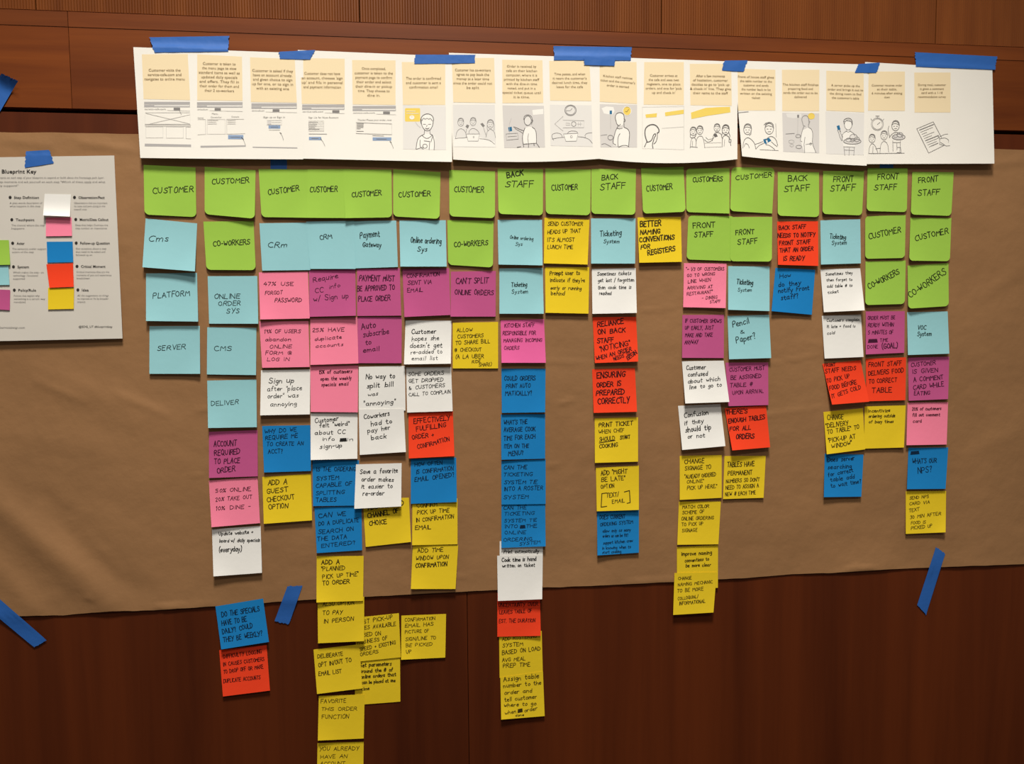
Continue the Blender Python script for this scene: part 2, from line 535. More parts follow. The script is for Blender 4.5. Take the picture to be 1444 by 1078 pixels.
*v|yellow|548,372 775,370 772,603 548,612|6,6|0||yellow note reading SEND NPS CARD VIA TEXT 30 MIN AFTER FOOD
SEND NPS@570,418,678,408,16
CARD VIA@570,450,682,440,16
TEXT@570,490,628,480,18
30 MIN AFTER@573,528,748,505,18
FOOD IS@578,558,662,552,16
PICKED UP@578,588,697,575,18
*x|yellow|105,30 525,28 520,430 103,445|7,6|1||yellow note reading ADD A "PLANNED PICK UP TIME" TO ORDER
ADD A@148,105,308,98,38,1.9
"PLANNED@148,162,358,152,36
PICK UP TIME"@158,235,480,205,36
TO ORDER@160,290,400,272,36,1.9
*s|yellow|820,695 1165,697 1145,1030 805,1030|6,6|1||yellow note reading ADD TIME WINDOW UPON CONFIRMATION
ADD TIME@857,752,1052,745,30
WINDOW UPON@848,812,1095,800,30
CONFIRMATION@843,868,1083,855,32,1.9
*t|white|75,635 388,635 385,960 75,960|3,3|0||white note reading Print automatically, mostly covered by another white note
Print automatically@105,722,360,718,24,1.9
*t|white|57,740 385,735 383,1055 62,1068|8,8|1||white note reading Cook time is hand written on ticket
Cook time is hand@92,785,340,775,28,1.9
written on ticket@95,825,330,818,24,1.9
*u|yellow|63,612 313,600 312,860 63,870|2,2|0||yellow note reading improve naming conventions to be more clear
improve naming@92,665,275,655,22,1.9
conventions to@112,705,258,692,20,1.9
be more clear@117,735,270,728,20,1.9
*u|yellow|48,770 305,765 285,1010 40,1025|5,6|3||yellow note reading CHANGE NAMING MECHANIC, hanging half below the brown paper
CHANGE@72,812,152,808,18
NAMING MECHANIC@70,850,280,832,18
TO BE MORE@68,888,225,875,20
COLLOQUIAL/@70,935,195,920,18
INFORMATIONAL@78,965,235,950,20
*w|blue|128,300 490,240 535,570 172,627|5,5|0||blue tilted note reading DO THE SPECIALS HAVE TO BE DAILY?
DO THE SPECIALS@177,380,465,335,36
HAVE TO BE@178,445,368,412,36
DAILY? COULD@183,510,412,460,36
THEY BE WEEKLY?@192,572,487,520,36
*w|red|157,633 517,593 543,940 185,985|6,6|0||red note on the wood wall reading DIFFICULTY LOGGING IN
DIFFICULTY LOGGING@190,695,480,655,28
IN CAUSES CUSTOMERS@190,755,500,712,28
TO DROP OFF OR MAKE@193,812,492,770,28
DUPLICATE ACCOUNTS@190,882,472,852,28
*x|yellow|112,400 530,392 530,790 117,810|4,4|2||yellow note reading ALSO OPTION TO PAY IN PERSON
ALSO OPTION@160,475,440,462,34
TO PAY@162,555,340,548,36
IN PERSON@172,630,440,605,36
*x|yellow|443,582 840,540 857,935 465,975|1.5,1.5|1||yellow note reading LIST PICK-UP TIMES AVAILABLE BASED ON BUSINESS
LIST PICK-UP@490,640,785,590,34
TIMES AVAILABLE@470,695,815,650,32
BASED ON@470,755,680,735,32
BUSINESS OF@470,822,740,775,32
SPEED + EXISTING@490,880,815,815,32
ORDERS@498,925,658,895,30
*y|yellow|73,100 465,55 490,432 103,480|5,4|3||yellow tilted note reading DELIBERATE OPT IN/OUT TO EMAIL LIST
DELIBERATE@108,175,325,152,32
OPT IN/OUT TO@118,250,398,205,36
EMAIL LIST@118,325,315,298,34
*y|yellow|425,175 812,162 815,545 428,575|1.2,1.2|0||yellow note with bold small writing reading Set parameters around the # of online orders
Set parameters@470,250,740,235,32,2.1
around the # of@470,300,752,285,30,2.1
online orders that@480,348,778,325,30,2.1
can be placed at one@488,395,772,375,28,2.1
time@482,450,550,445,26,2.1
*x|yellow|862,562 1262,547 1255,937 860,957|4,4|0||yellow note reading CONFIRMATION EMAIL HAS PICTURE OF SIGN/LINE
CONFIRMATION@895,615,1165,598,28
EMAIL HAS@895,668,1150,650,30
PICTURE OF@895,722,1110,710,28
SIGN/LINE TO@898,788,1170,772,30
BE PICKED@905,845,1140,828,28
UP@910,905,955,895,30
*y|yellow|118,497 510,483 502,860 110,878|4,4|2||yellow note reading FAVORITE THIS ORDER FUNCTION
FAVORITE@135,558,352,552,32,1.4
THIS ORDER@145,622,445,620,30,1.4
FUNCTION@145,692,378,688,34,1.4
*y|yellow|108,900 502,888 497,1265 100,1280|5,5|0||yellow note reading YOU ALREADY HAVE AN ACCOUNT below FAVORITE note
YOU ALREADY@128,965,465,958,32,1.4
HAVE AN@133,1032,365,1025,30,1.4
ACCOUNT@130,1090,345,1085,30,1.4
*z|red|85,305 325,305 330,548 85,553|4,4|0||red note reading LEAVES TABLE OF, tucked under a white note
UNCERTAINTY OVER@92,385,315,378,20
LEAVES TABLE OF@97,425,280,415,20
EST. THE DURATION@95,475,300,470,20
*z|yellow|95,525 335,520 342,775 98,785|1,1|0||yellow note reading ADD ROSTERING SYSTEM BASED ON LOAD AVG MEAL PREP TIME
ADD ROSTERING@112,575,308,558,18
SYSTEM@115,612,230,602,20
BASED ON LOAD@112,655,328,628,22
AVG MEAL@113,695,242,685,20
PREP TIME@118,728,270,718,22
*z|yellow|102,782 342,748 352,1000 107,1020|5,5|2||yellow note reading Assign table number to the order and tell customer
Assign table@120,805,320,785,24
number to the@120,840,332,822,22
order and@127,880,282,865,22
tell customer@127,918,307,900,22
where to go@125,950,305,938,22
when@130,992,190,982,20
#S@202,980,225,975,16
order@240,978,312,965,20
done@188,1003,235,998,12
*K|white|212,315 337,318 332,423 205,418|9,9|0||small white note beside Observation/Fact on the key sheet
*K|pink|218,428 340,428 342,515 218,517|2,2|0||small pink note beside Metric/Data Callout on the key sheet
*K|blue|222,543 345,542 348,640 225,642|2,2|0||small blue note beside Follow-up Question on the key sheet
*K|red|220,650 347,645 350,757 235,762|4,4|0||small red note beside Critical Moment on the key sheet
*K|yellow|228,762 352,762 350,862 228,865|2,2|0||small yellow note beside Idea on the key sheet
*K|green|-85,535 42,535 48,652 -80,655|4,4|0||small green note beside Actor on the key sheet
*K|lightblue|-78,655 40,655 45,748 -75,750|2,2|0||small light blue note beside System on the key sheet
*K|purple|-75,768 48,772 46,868 -75,862|2,2|0||small purple note beside Policy/Rule on the key sheet
"""
# ---------------------------------------------------------------- materials
def srgb(r, g, b):
    def f(c):
        c /= 255.0
        return c / 12.92 if c <= 0.04045 else ((c + 0.055) / 1.055) ** 2.4
    return (f(r), f(g), f(b), 1.0)

MATS = {}
def new_mat(name):
    m = bpy.data.materials.new(name)
    m.use_nodes = True
    MATS[name] = m
    nt = m.node_tree
    return m, nt, nt.nodes['Principled BSDF']

def plain(name, colour, rough=0.8, spec=0.2):
    m, nt, b = new_mat(name)
    b.inputs['Base Color'].default_value = colour
    b.inputs['Roughness'].default_value = rough
    b.inputs['Specular IOR Level'].default_value = spec
    return m

def paper(name, colour, rough=0.85, var=0.05, bump=0.06, scale=90.0, tint_scale=9.0):
    m, nt, b = new_mat(name)
    N, L = nt.nodes, nt.links
    tc = N.new('ShaderNodeTexCoord')
    n1 = N.new('ShaderNodeTexNoise'); n1.inputs['Scale'].default_value = tint_scale
    n1.inputs['Detail'].default_value = 4
    L.new(tc.outputs['Object'], n1.inputs['Vector'])
    mx = N.new('ShaderNodeMix'); mx.data_type = 'RGBA'; mx.blend_type = 'MULTIPLY'
    rp = N.new('ShaderNodeValToRGB')
    rp.color_ramp.elements[0].position = 0.3
    rp.color_ramp.elements[1].position = 0.7
    lo = 1.0 - 2 * var
    rp.color_ramp.elements[0].color = (lo, lo, lo, 1)
    rp.color_ramp.elements[1].color = (1, 1, 1, 1)
    L.new(n1.outputs['Fac'], rp.inputs['Fac'])
    mx.inputs['Factor'].default_value = 1.0
    mx.inputs[6].default_value = colour
    L.new(rp.outputs['Color'], mx.inputs[7])
    L.new(mx.outputs[2], b.inputs['Base Color'])
    n2 = N.new('ShaderNodeTexNoise'); n2.inputs['Scale'].default_value = scale
    n2.inputs['Detail'].default_value = 3
    L.new(tc.outputs['Object'], n2.inputs['Vector'])
    bp = N.new('ShaderNodeBump'); bp.inputs['Strength'].default_value = bump
    bp.inputs['Distance'].default_value = 0.004
    L.new(n2.outputs['Fac'], bp.inputs['Height'])
    L.new(bp.outputs['Normal'], b.inputs['Normal'])
    b.inputs['Roughness'].default_value = rough
    b.inputs['Specular IOR Level'].default_value = 0.15
    return m

NOTE_RGB = {
    'green': srgb(160, 202, 78), 'lightblue': srgb(154, 208, 214), 'pink': srgb(255, 138, 166),
    'hotpink': srgb(236, 104, 164), 'purple': srgb(196, 88, 140), 'white': srgb(246, 243, 237),
    'yellow': srgb(240, 206, 40), 'blue': srgb(28, 130, 198), 'red': srgb(250, 70, 36)}
INK_RGB = {
    'green': srgb(38, 44, 22), 'lightblue': srgb(38, 58, 58), 'pink': srgb(72, 24, 38),
    'hotpink': srgb(84, 20, 50), 'purple': srgb(66, 18, 46), 'white': srgb(34, 32, 30),
    'yellow': srgb(58, 46, 12), 'blue': srgb(6, 38, 66), 'red': srgb(60, 12, 12)}
for k, c in NOTE_RGB.items():
    paper('note_' + k, c, var=0.03, bump=0.05)
for k, c in INK_RGB.items():
    plain('ink_' + k, c, 0.7, 0.2)
paper('sheet_white', srgb(245, 240, 230), var=0.02, bump=0.04, scale=40)
paper('key_white', srgb(216, 209, 198), var=0.02, bump=0.04, scale=40)
paper('kraft', srgb(160, 118, 79), rough=0.6, var=0.07, bump=0.25, scale=45, tint_scale=6.0)
plain('caption_tan', srgb(243, 222, 182), 0.85)
plain('print_brown', srgb(124, 100, 66), 0.8)
plain('print_dark', srgb(52, 48, 46), 0.8)
plain('print_grey', srgb(134, 130, 127), 0.8)
plain('pencil', srgb(140, 136, 134), 0.8)
plain('pencil_light', srgb(182, 178, 174), 0.8)
plain('pencil_dark', srgb(104, 100, 98), 0.8)
plain('wash_grey', srgb(230, 226, 220), 0.85)
plain('wash_midgrey', srgb(216, 211, 206), 0.85)
plain('bar_grey', srgb(178, 174, 172), 0.85)
plain('button_blue', srgb(142, 164, 196), 0.85)
plain('ticket_blue', srgb(44, 110, 150), 0.85)
plain('marker_yellow', srgb(240, 210, 104), 0.85)
plain('wash_white', srgb(244, 240, 232), 0.85)

def tape_material():
    m, nt, b = new_mat('painters_tape')
    N, L = nt.nodes, nt.links
    tc = N.new('ShaderNodeTexCoord')
    n = N.new('ShaderNodeTexNoise'); n.inputs['Scale'].default_value = 120
    L.new(tc.outputs['Object'], n.inputs['Vector'])
    bp = N.new('ShaderNodeBump'); bp.inputs['Strength'].default_value = 0.15
    bp.inputs['Distance'].default_value = 0.002
    L.new(n.outputs['Fac'], bp.inputs['Height'])
    L.new(bp.outputs['Normal'], b.inputs['Normal'])
    b.inputs['Base Color'].default_value = srgb(44, 106, 188)
    b.inputs['Roughness'].default_value = 0.6
    t = N.new('ShaderNodeBsdfTransparent')
    t.inputs[0].default_value = (0.25, 0.5, 1.0, 1)
    ms = N.new('ShaderNodeMixShader'); ms.inputs[0].default_value = 0.16
    L.new(b.outputs[0], ms.inputs[1]); L.new(t.outputs[0], ms.inputs[2])
    L.new(ms.outputs[0], N['Material Output'].inputs['Surface'])
tape_material()

def wood(name, dark, light, grain, rough=0.45, tint=0.12, spec=0.35):
    """grain: per-axis noise scale, low along the grain direction"""
    m, nt, b = new_mat(name)
    N, L = nt.nodes, nt.links
    tc = N.new('ShaderNodeTexCoord')
    oi = N.new('ShaderNodeObjectInfo')
    ad = N.new('ShaderNodeVectorMath'); ad.operation = 'ADD'
    sc = N.new('ShaderNodeVectorMath'); sc.operation = 'SCALE'
    sc.inputs[0].default_value = (17.0, 31.0, 53.0)
    L.new(oi.outputs['Random'], sc.inputs['Scale'])
    L.new(tc.outputs['Object'], ad.inputs[0]); L.new(sc.outputs[0], ad.inputs[1])
    mp = N.new('ShaderNodeMapping'); mp.inputs['Scale'].default_value = grain
    L.new(ad.outputs[0], mp.inputs['Vector'])
    n1 = N.new('ShaderNodeTexNoise'); n1.inputs['Scale'].default_value = 1.0
    n1.inputs['Detail'].default_value = 7; n1.inputs['Roughness'].default_value = 0.62
    n1.inputs['Distortion'].default_value = 0.4
    L.new(mp.outputs[0], n1.inputs['Vector'])
    rp = N.new('ShaderNodeValToRGB')
    rp.color_ramp.elements[0].position = 0.28; rp.color_ramp.elements[0].color = dark
    rp.color_ramp.elements[1].position = 0.74; rp.color_ramp.elements[1].color = light
    L.new(n1.outputs['Fac'], rp.inputs['Fac'])
    hv = N.new('ShaderNodeHueSaturation')
    mr = N.new('ShaderNodeMapRange')
    mr.inputs['To Min'].default_value = 1 - tint; mr.inputs['To Max'].default_value = 1 + tint
    L.new(oi.outputs['Random'], mr.inputs['Value'])
    L.new(mr.outputs[0], hv.inputs['Value'])
    L.new(rp.outputs['Color'], hv.inputs['Color'])
    L.new(hv.outputs['Color'], b.inputs['Base Color'])
    bp = N.new('ShaderNodeBump'); bp.inputs['Strength'].default_value = 0.08
    bp.inputs['Distance'].default_value = 0.002
    L.new(n1.outputs['Fac'], bp.inputs['Height'])
    L.new(bp.outputs['Normal'], b.inputs['Normal'])
    b.inputs['Roughness'].default_value = rough
    b.inputs['Specular IOR Level'].default_value = spec
wood('wood_ribbed', srgb(102, 52, 20), srgb(130, 72, 30), (26, 26, 1.6), spec=0.2)
wood('wood_board', srgb(94, 42, 13), srgb(130, 66, 22), (1.2, 26, 26), spec=0.22)
wood('wood_rail', srgb(90, 42, 15), srgb(122, 62, 24), (1.2, 26, 26), spec=0.22)
wood('wood_veneer', srgb(68, 26, 7), srgb(102, 45, 15), (11, 11, 0.5), rough=0.55, tint=0.04, spec=0.18)
plain('gap_dark', srgb(22, 9, 6), 0.9)
paper('carpet', srgb(74, 60, 52), var=0.1, bump=0.4, scale=300)

# ---------------------------------------------------------------- mesh helpers
def link_mesh(name, verts, faces, mats, face_mats=None, parent=None, origin=None, smooth=False):
    if origin is None:
        origin = Vector((0, 0, 0))
    me = bpy.data.meshes.new(name)
    me.from_pydata([tuple(Vector(v) - origin) for v in verts], [], faces)
    for m in mats:
        me.materials.append(MATS[m])
    if face_mats:
        me.polygons.foreach_set('material_index', face_mats)
    if smooth:
        me.polygons.foreach_set('use_smooth', [True] * len(me.polygons))
    me.update()
    o = bpy.data.objects.new(name, me)
    col.objects.link(o)
    if parent is not None:
        o.parent = parent
    else:
        o.location = origin
    return o

def tag(o, label, cat, group=None):
    o['label'] = label
    o['category'] = cat
    if group:
        o['group'] = group
    return o

def box(name, x0, x1, y0, y1, z0, z1, mat, parent=None, bev=0.0):
    v = [(x, y, z) for z in (z0, z1) for y in (y0, y1) for x in (x0, x1)]
    f = [(0, 2, 3, 1), (4, 5, 7, 6), (0, 1, 5, 4), (2, 6, 7, 3), (0, 4, 6, 2), (1, 3, 7, 5)]
    if bev:
        bm = bmesh.new()
        bv = [bm.verts.new(p) for p in v]
        for q in f:
            bm.faces.new([bv[i] for i in q])
        bmesh.ops.bevel(bm, geom=list(bm.edges), offset=bev, segments=2, affect='EDGES')
        bm.verts.index_update()
        v = [p.co[:] for p in bm.verts]
        f = [[p.index for p in q.verts] for q in bm.faces]
        bm.free()
    return link_mesh(name, v, f, [mat], parent=parent)

def sheet_mesh(rows, thick):
    """rows: list of rows of front points; gives a thin closed slab"""
    nr, nc = len(rows), len(rows[0])
    v = [p for r in rows for p in r]
    n = len(v)
    v += [p + Vector((0, thick, 0)) for r in rows for p in r]
    f = []
    for j in range(nr - 1):
        for i in range(nc - 1):
            a = j * nc + i
            f.append((a, a + nc, a + nc + 1, a + 1))
            f.append((n + a, n + a + 1, n + a + nc + 1, n + a + nc))
    rim = [i for i in range(nc)] + [j * nc + nc - 1 for j in range(1, nr)]
    rim += [(nr - 1) * nc + i for i in range(nc - 2, -1, -1)] + [j * nc for j in range(nr - 2, 0, -1)]
    # the rim has its own vertices, so front and back shade as flat thin paper
    k = len(v)
    v += [v[a] for a in rim] + [v[n + a] for a in rim]
    r = len(rim)
    for i in range(r):
        q = (i + 1) % r
        f.append((k + i, k + q, k + r + q, k + r + i))
    return v, f

# ---------------------------------------------------------------- setting
Z_LINE, Z_RAIL, Z_GAP1, Z_GAP0 = [CAMZ + z for z in (0.4765, 0.4535, 0.3310, 0.3240)]
XL, XR = -2.6, 3.2
wall = box('wall_back', XL, XR, 0.030, 0.110, 0.0, 4.4, 'gap_dark')
wall['kind'] = 'structure'
floor = box('floor', XL, XR, -3.2, 0.110, -0.05, 0.0, 'carpet')
floor['kind'] = 'structure'

def ribbed_panel(x0, x1, z0, z1):
    pitch, dep = 0.0042, 0.0011
    n = int((x1 - x0) / pitch)
    pitch = (x1 - x0) / n
    prof = []
    for i in range(n):
        x = x0 + i * pitch
        prof += [(x, 0.004 + dep), (x + pitch * 0.22, 0.004), (x + pitch * 0.78, 0.004)]
    prof.append((x1, 0.004 + dep))
    v = [(x, y, z0) for x, y in prof] + [(x, y, z1) for x, y in prof]
    k = len(prof)
    f = [(i, i + 1, k + i + 1, k + i) for i in range(k - 1)]
    b = len(v)
    v += [(x0, 0.030, z0), (x1, 0.030, z0), (x1, 0.030, z1), (x0, 0.030, z1)]
    f += [(0, k, b + 3, b), (k - 1, b + 1, b + 2, 2 * k - 1)]
    f.append([b, b + 1] + list(range(k - 1, -1, -1)))
    f.append([b + 3] + list(range(k, 2 * k)) + [b + 2])
    return link_mesh('acoustic_panel', v, f, ['wood_ribbed'], parent=wall)

seams = [XL, -1.58, -1.02, -0.545, -0.0563, 0.445, 0.945, 1.45, 1.95, 2.45, XR]
for a, b in zip(seams, seams[1:]):
    ribbed_panel(a + 0.0008, b - 0.0008, Z_LINE + 0.0025, 4.4)
bseams = [XL, -0.4975, 1.94, XR]
for a, b in zip(bseams, bseams[1:]):
    box('rail', a + 0.0004, b - 0.0004, -0.0008, 0.030, Z_RAIL, Z_LINE, 'wood_rail', wall, 0.0003)
    box('board', a + 0.0004, b - 0.0004, 0.0, 0.030, Z_GAP1, Z_RAIL, 'wood_board', wall, 0.0002)
xs = at(660, 950).x
for a, b in zip((XL, xs - 1.22, xs, xs + 1.22, xs + 2.44), (xs - 1.22, xs, xs + 1.22, xs + 2.44, XR)):
    box('veneer_panel', a + 0.0005, b - 0.0005, 0.0, 0.030, 0.10, Z_GAP0, 'wood_veneer', wall, 0.0006)
bb = box('baseboard_back', XL, XR, -0.012, 0.030, 0.0, 0.10, 'wood_veneer', None, 0.002)
bb['kind'] = 'structure'

# ---------------------------------------------------------------- brown paper
def interp(pts, x):
    if x <= pts[0][0]:
        (x0, y0), (x1, y1) = pts[0], pts[1]
    elif x >= pts[-1][0]:
        (x0, y0), (x1, y1) = pts[-2], pts[-1]
    else:
        for (x0, y0), (x1, y1) in zip(pts, pts[1:]):
            if x <= x1:
                break
    return y0 + (y1 - y0) * (x - x0) / (x1 - x0)

K_TOP = [(-140, 183), (0, 186.5), (60, 187), (196, 189), (700, 199), (1300, 207), (1402, 210), (1444, 211.5), (1580, 214)]
K_BOT = [(-140, 868), (0, 868.5), (27, 869.5), (90, 868), (125, 865), (160, 862.5), (220, 861), (280, 857), (380, 850),
         (440, 846), (520, 842), (600, 837.5), (690, 833), (760, 829.5), (850, 826), (960, 820.5), (1060, 815), (1120, 810),
         (1180, 808), (1260, 803), (1330, 800), (1444, 796), (1580, 790)]
CREASE = [((-30, 690, 152, 852), 22, 7.0), ((60, 700, 190, 830), 16, -3.0), ((100, 735, 170, 805), 9, 2.5),
          ((-20, 790, 60, 870), 16, 3.0), ((50, 538, 120, 566), 5, 1.4), ((165, 556, 236, 586), 6, 1.4),
          ((60, 530, 240, 600), 22, 2.0), ((10, 610, 150, 640), 16, 1.0), ((280, 580, 292, 577), 2.2, 1.6),
          ((272, 672, 284, 670), 1.8, 1.0), ((790, 570, 806, 564), 2.2, 1.8), ((812, 553, 817, 551), 1.6, 1.2),
          ((772, 658, 790, 654), 2.2, 1.0), ((1085, 514, 1150, 501), 1.8, 1.0), ((1150, 501, 1158, 500), 1.8, 0.8),
          ((900, 439, 948, 434), 1.8, 0.9), ((766, 510, 826, 512), 2.0, 0.8), ((900, 511, 930, 508), 2.0, 0.9),
          ((1130, 480, 1160, 486), 2.2, 0.7), ((120, 842, 131, 846), 2.0, 1.4), ((218, 857, 262, 852), 2.2, 1.6),
          ((230, 860, 300, 852), 1.8, 1.2), ((1185, 806, 1235, 800), 2.2, 1.6), ((1195, 803, 1215, 794), 1.8, 1.2),
          ((636, 812, 656, 815), 2.0, 1.0), ((880, 822, 950, 818), 3.0, 1.2), ((690, 600, 700, 660), 8, 0.6),
          ((1380, 420, 1440, 380), 10, 1.2), ((1370, 640, 1444, 600), 12, 1.4), ((820, 640, 950, 620), 12, 0.9),
          ((1050, 590, 1160, 575), 3.0, 0.7), ((1350, 300, 1440, 330), 14, 1.0), ((110, 200, 190, 212), 6, 1.4),
          ((0, 196, 70, 204), 7, 1.4), ((1405, 232, 1444, 226), 6, 1.4)]

def kraft_depth(px, py):
    p = at(px, py, 0.003)
    d = 2.6 + 1.1 * noise.noise(Vector((p.x * 3.1, 4.0, p.z * 5.3)))
    d += 0.55 * noise.noise(Vector((p.x * 9.0, 11.0, p.z * 12.0)))
    d += 0.8 * noise.noise(Vector((p.x * 15.0 + p.z * 6, 6.0, p.z * 19.0)))
    d += 0.34 * noise.noise(Vector((p.x * 38.0, 2.0, p.z * 46.0)))
    yb = interp(K_BOT, px)
    if yb - py < 45:
        t = max(0.0, 1 - (yb - py) / 45.0)
        d += t * t * (1.3 + 1.6 * noise.noise(Vector((p.x * 8.0, 7.0, 0))) + 0.8 * noise.noise(Vector((p.x * 31.0, 3.0, p.z * 25))))
    for (x0, y0, x1, y1), w, a in CREASE:
        if px < min(x0, x1) - 3 * w or px > max(x0, x1) + 3 * w or py < min(y0, y1) - 3 * w or py > max(y0, y1) + 3 * w:
            continue
        dx, dy = x1 - x0, y1 - y0
        L2 = dx * dx + dy * dy
        t = max(0.0, min(1.0, ((px - x0) * dx + (py - y0) * dy) / L2))
        e = math.hypot(px - x0 - t * dx, py - y0 - t * dy) / w
        d += (a * 1.5 if w < 5 else a) * math.exp(-e * e) * (0.45 + 0.55 * math.sin(math.pi * min(1, max(0, t * 0.9 + 0.05))))
    return max(0.6, d) * 0.001

def in_kraft(px, py):
    return interp(K_TOP, px) <= py <= interp(K_BOT, px)

SURF = []      # (test, depth) of things tape or notes may lie on
def build_kraft():
    nc, nr = 300, 150
    rows = []
    for j in range(nr + 1):
        v = j / nr
        row = []
        for i in range(nc + 1):
            x = -140 + 1720 * i / nc
            y0, y1 = interp(K_TOP, x), interp(K_BOT, x)
            y0 += 0.8 * noise.noise(Vector((x * 0.02, 0, 0)))
            y1 += 0.7 * noise.noise(Vector((x * 0.05, 5, 0)))
            y = y0 + (y1 - y0) * v
            row.append(at(x, y, kraft_depth(x, y)))
        rows.append(row)
    v, f = sheet_mesh(rows, 0.0003)
    o = link_mesh('kraft_paper_sheet', v, f, ['kraft'], origin=at(722, 200), smooth=True)
    tag(o, 'wide wrinkled sheet of brown kraft paper taped to the wood wall', 'paper')
    SURF.append((in_kraft, kraft_depth))
build_kraft()

def surface(px, py):
    d = 0.0
    for test, dep in SURF:
        if test(px, py):
            d = max(d, dep(px, py))
    return d

# ---------------------------------------------------------------- paper patches
def inv_bilinear(c, x, y):
    (ax, ay), (bx, by), (cx, cy), (dx, dy) = c
    u = v = 0.5
    for _ in range(6):
        px = (1 - u) * (1 - v) * ax + u * (1 - v) * bx + u * v * cx + (1 - u) * v * dx
        py = (1 - u) * (1 - v) * ay + u * (1 - v) * by + u * v * cy + (1 - u) * v * dy
        ux = (1 - v) * (bx - ax) + v * (cx - dx); uy = (1 - v) * (by - ay) + v * (cy - dy)
        vx = (1 - u) * (dx - ax) + u * (cx - bx); vy = (1 - u) * (dy - ay) + u * (cy - by)
        det = ux * vy - uy * vx
        ex, ey = x - px, y - py
        u += (ex * vy - ey * vx) / det
        v += (ux * ey - uy * ex) / det
    return u, v

class Patch:
    """a four-cornered sheet held at its top edge and curling away from the wall lower down"""
    def __init__(self, corners, base, liftl, liftr, power=2.0, wave=0.0, phase=0.0, bow=0.0):
        self.c, self.base, self.l, self.r, self.p = corners, base, liftl, liftr, power
        self.wave, self.phase, self.bow, self.curl = wave, phase, bow, 0.0
    def px(self, u, v):
        (ax, ay), (bx, by), (cx, cy), (dx, dy) = self.c
        a, b, c, d = (1 - u) * (1 - v), u * (1 - v), u * v, (1 - u) * v
        return (a * ax + b * bx + c * cx + d * dx, a * ay + b * by + c * cy + d * dy + self.bow * 4 * u * (1 - u) * v)
    def depth_uv(self, u, v):
        v = min(1.0, max(0.0, v)); u = min(1.0, max(0.0, u))
        d = self.base + (self.l * (1 - u) + self.r * u) * v ** self.p
        if self.curl:
            s = u if self.curl > 0 else 1 - u
            d += abs(self.curl) * max(0.0, (s + v - 1.4) / 0.6) ** 2
        if self.wave:
            d += self.wave * (0.5 + 0.5 * math.sin(self.phase + u * 5.0)) * v ** 1.3
        return d
    def uv(self, x, y):
        u, v = inv_bilinear(self.c, x, y)
        if self.bow:
            u, v = inv_bilinear(self.c, x, y - self.bow * 4 * u * (1 - u) * v)
        return u, v
    def depth(self, x, y):
        return self.depth_uv(*self.uv(x, y))
    def contains(self, x, y):
        xs, ys = [q[0] for q in self.c], [q[1] for q in self.c]
        if not (min(xs) <= x <= max(xs) and min(ys) <= y <= max(ys) + self.bow):
            return False
        u, v = self.uv(x, y)
        return 0 <= u <= 1 and 0 <= v <= 1
    def rows(self, nu, nv, rounds='', rad=0.1, wob=0.0):
        vs = [j / nv for j in range(nv + 1)]
        arc = [1 - math.cos(k * math.pi / 12) for k in range(7)]
        if 'a' in rounds or 'b' in rounds:
            vs += [rad * (1 - math.sin(k * math.pi / 12)) for k in range(7)]
        if 'c' in rounds or 'd' in rounds:
            vs += [1 - rad * (1 - math.sin(k * math.pi / 12)) for k in range(7)]
        vs = sorted(set(round(q, 5) for q in vs))
        out = []
        for v in vs:
            def inset(top, bot):
                if v < rad and top in rounds:
                    q = 1 - v / rad
                elif v > 1 - rad and bot in rounds:
                    q = 1 - (1 - v) / rad
                else:
                    return 0.0
                return rad * (1 - math.sqrt(max(0.0, 1 - q * q)))
            u0, u1 = inset('a', 'd'), 1 - inset('b', 'c')
            row = []
            for i in range(nu + 1):
                u = u0 + (u1 - u0) * i / nu
                x, y = self.px(u, v)
                row.append(at(x, y, self.depth_uv(u, v)))
            out.append(row)
        return out

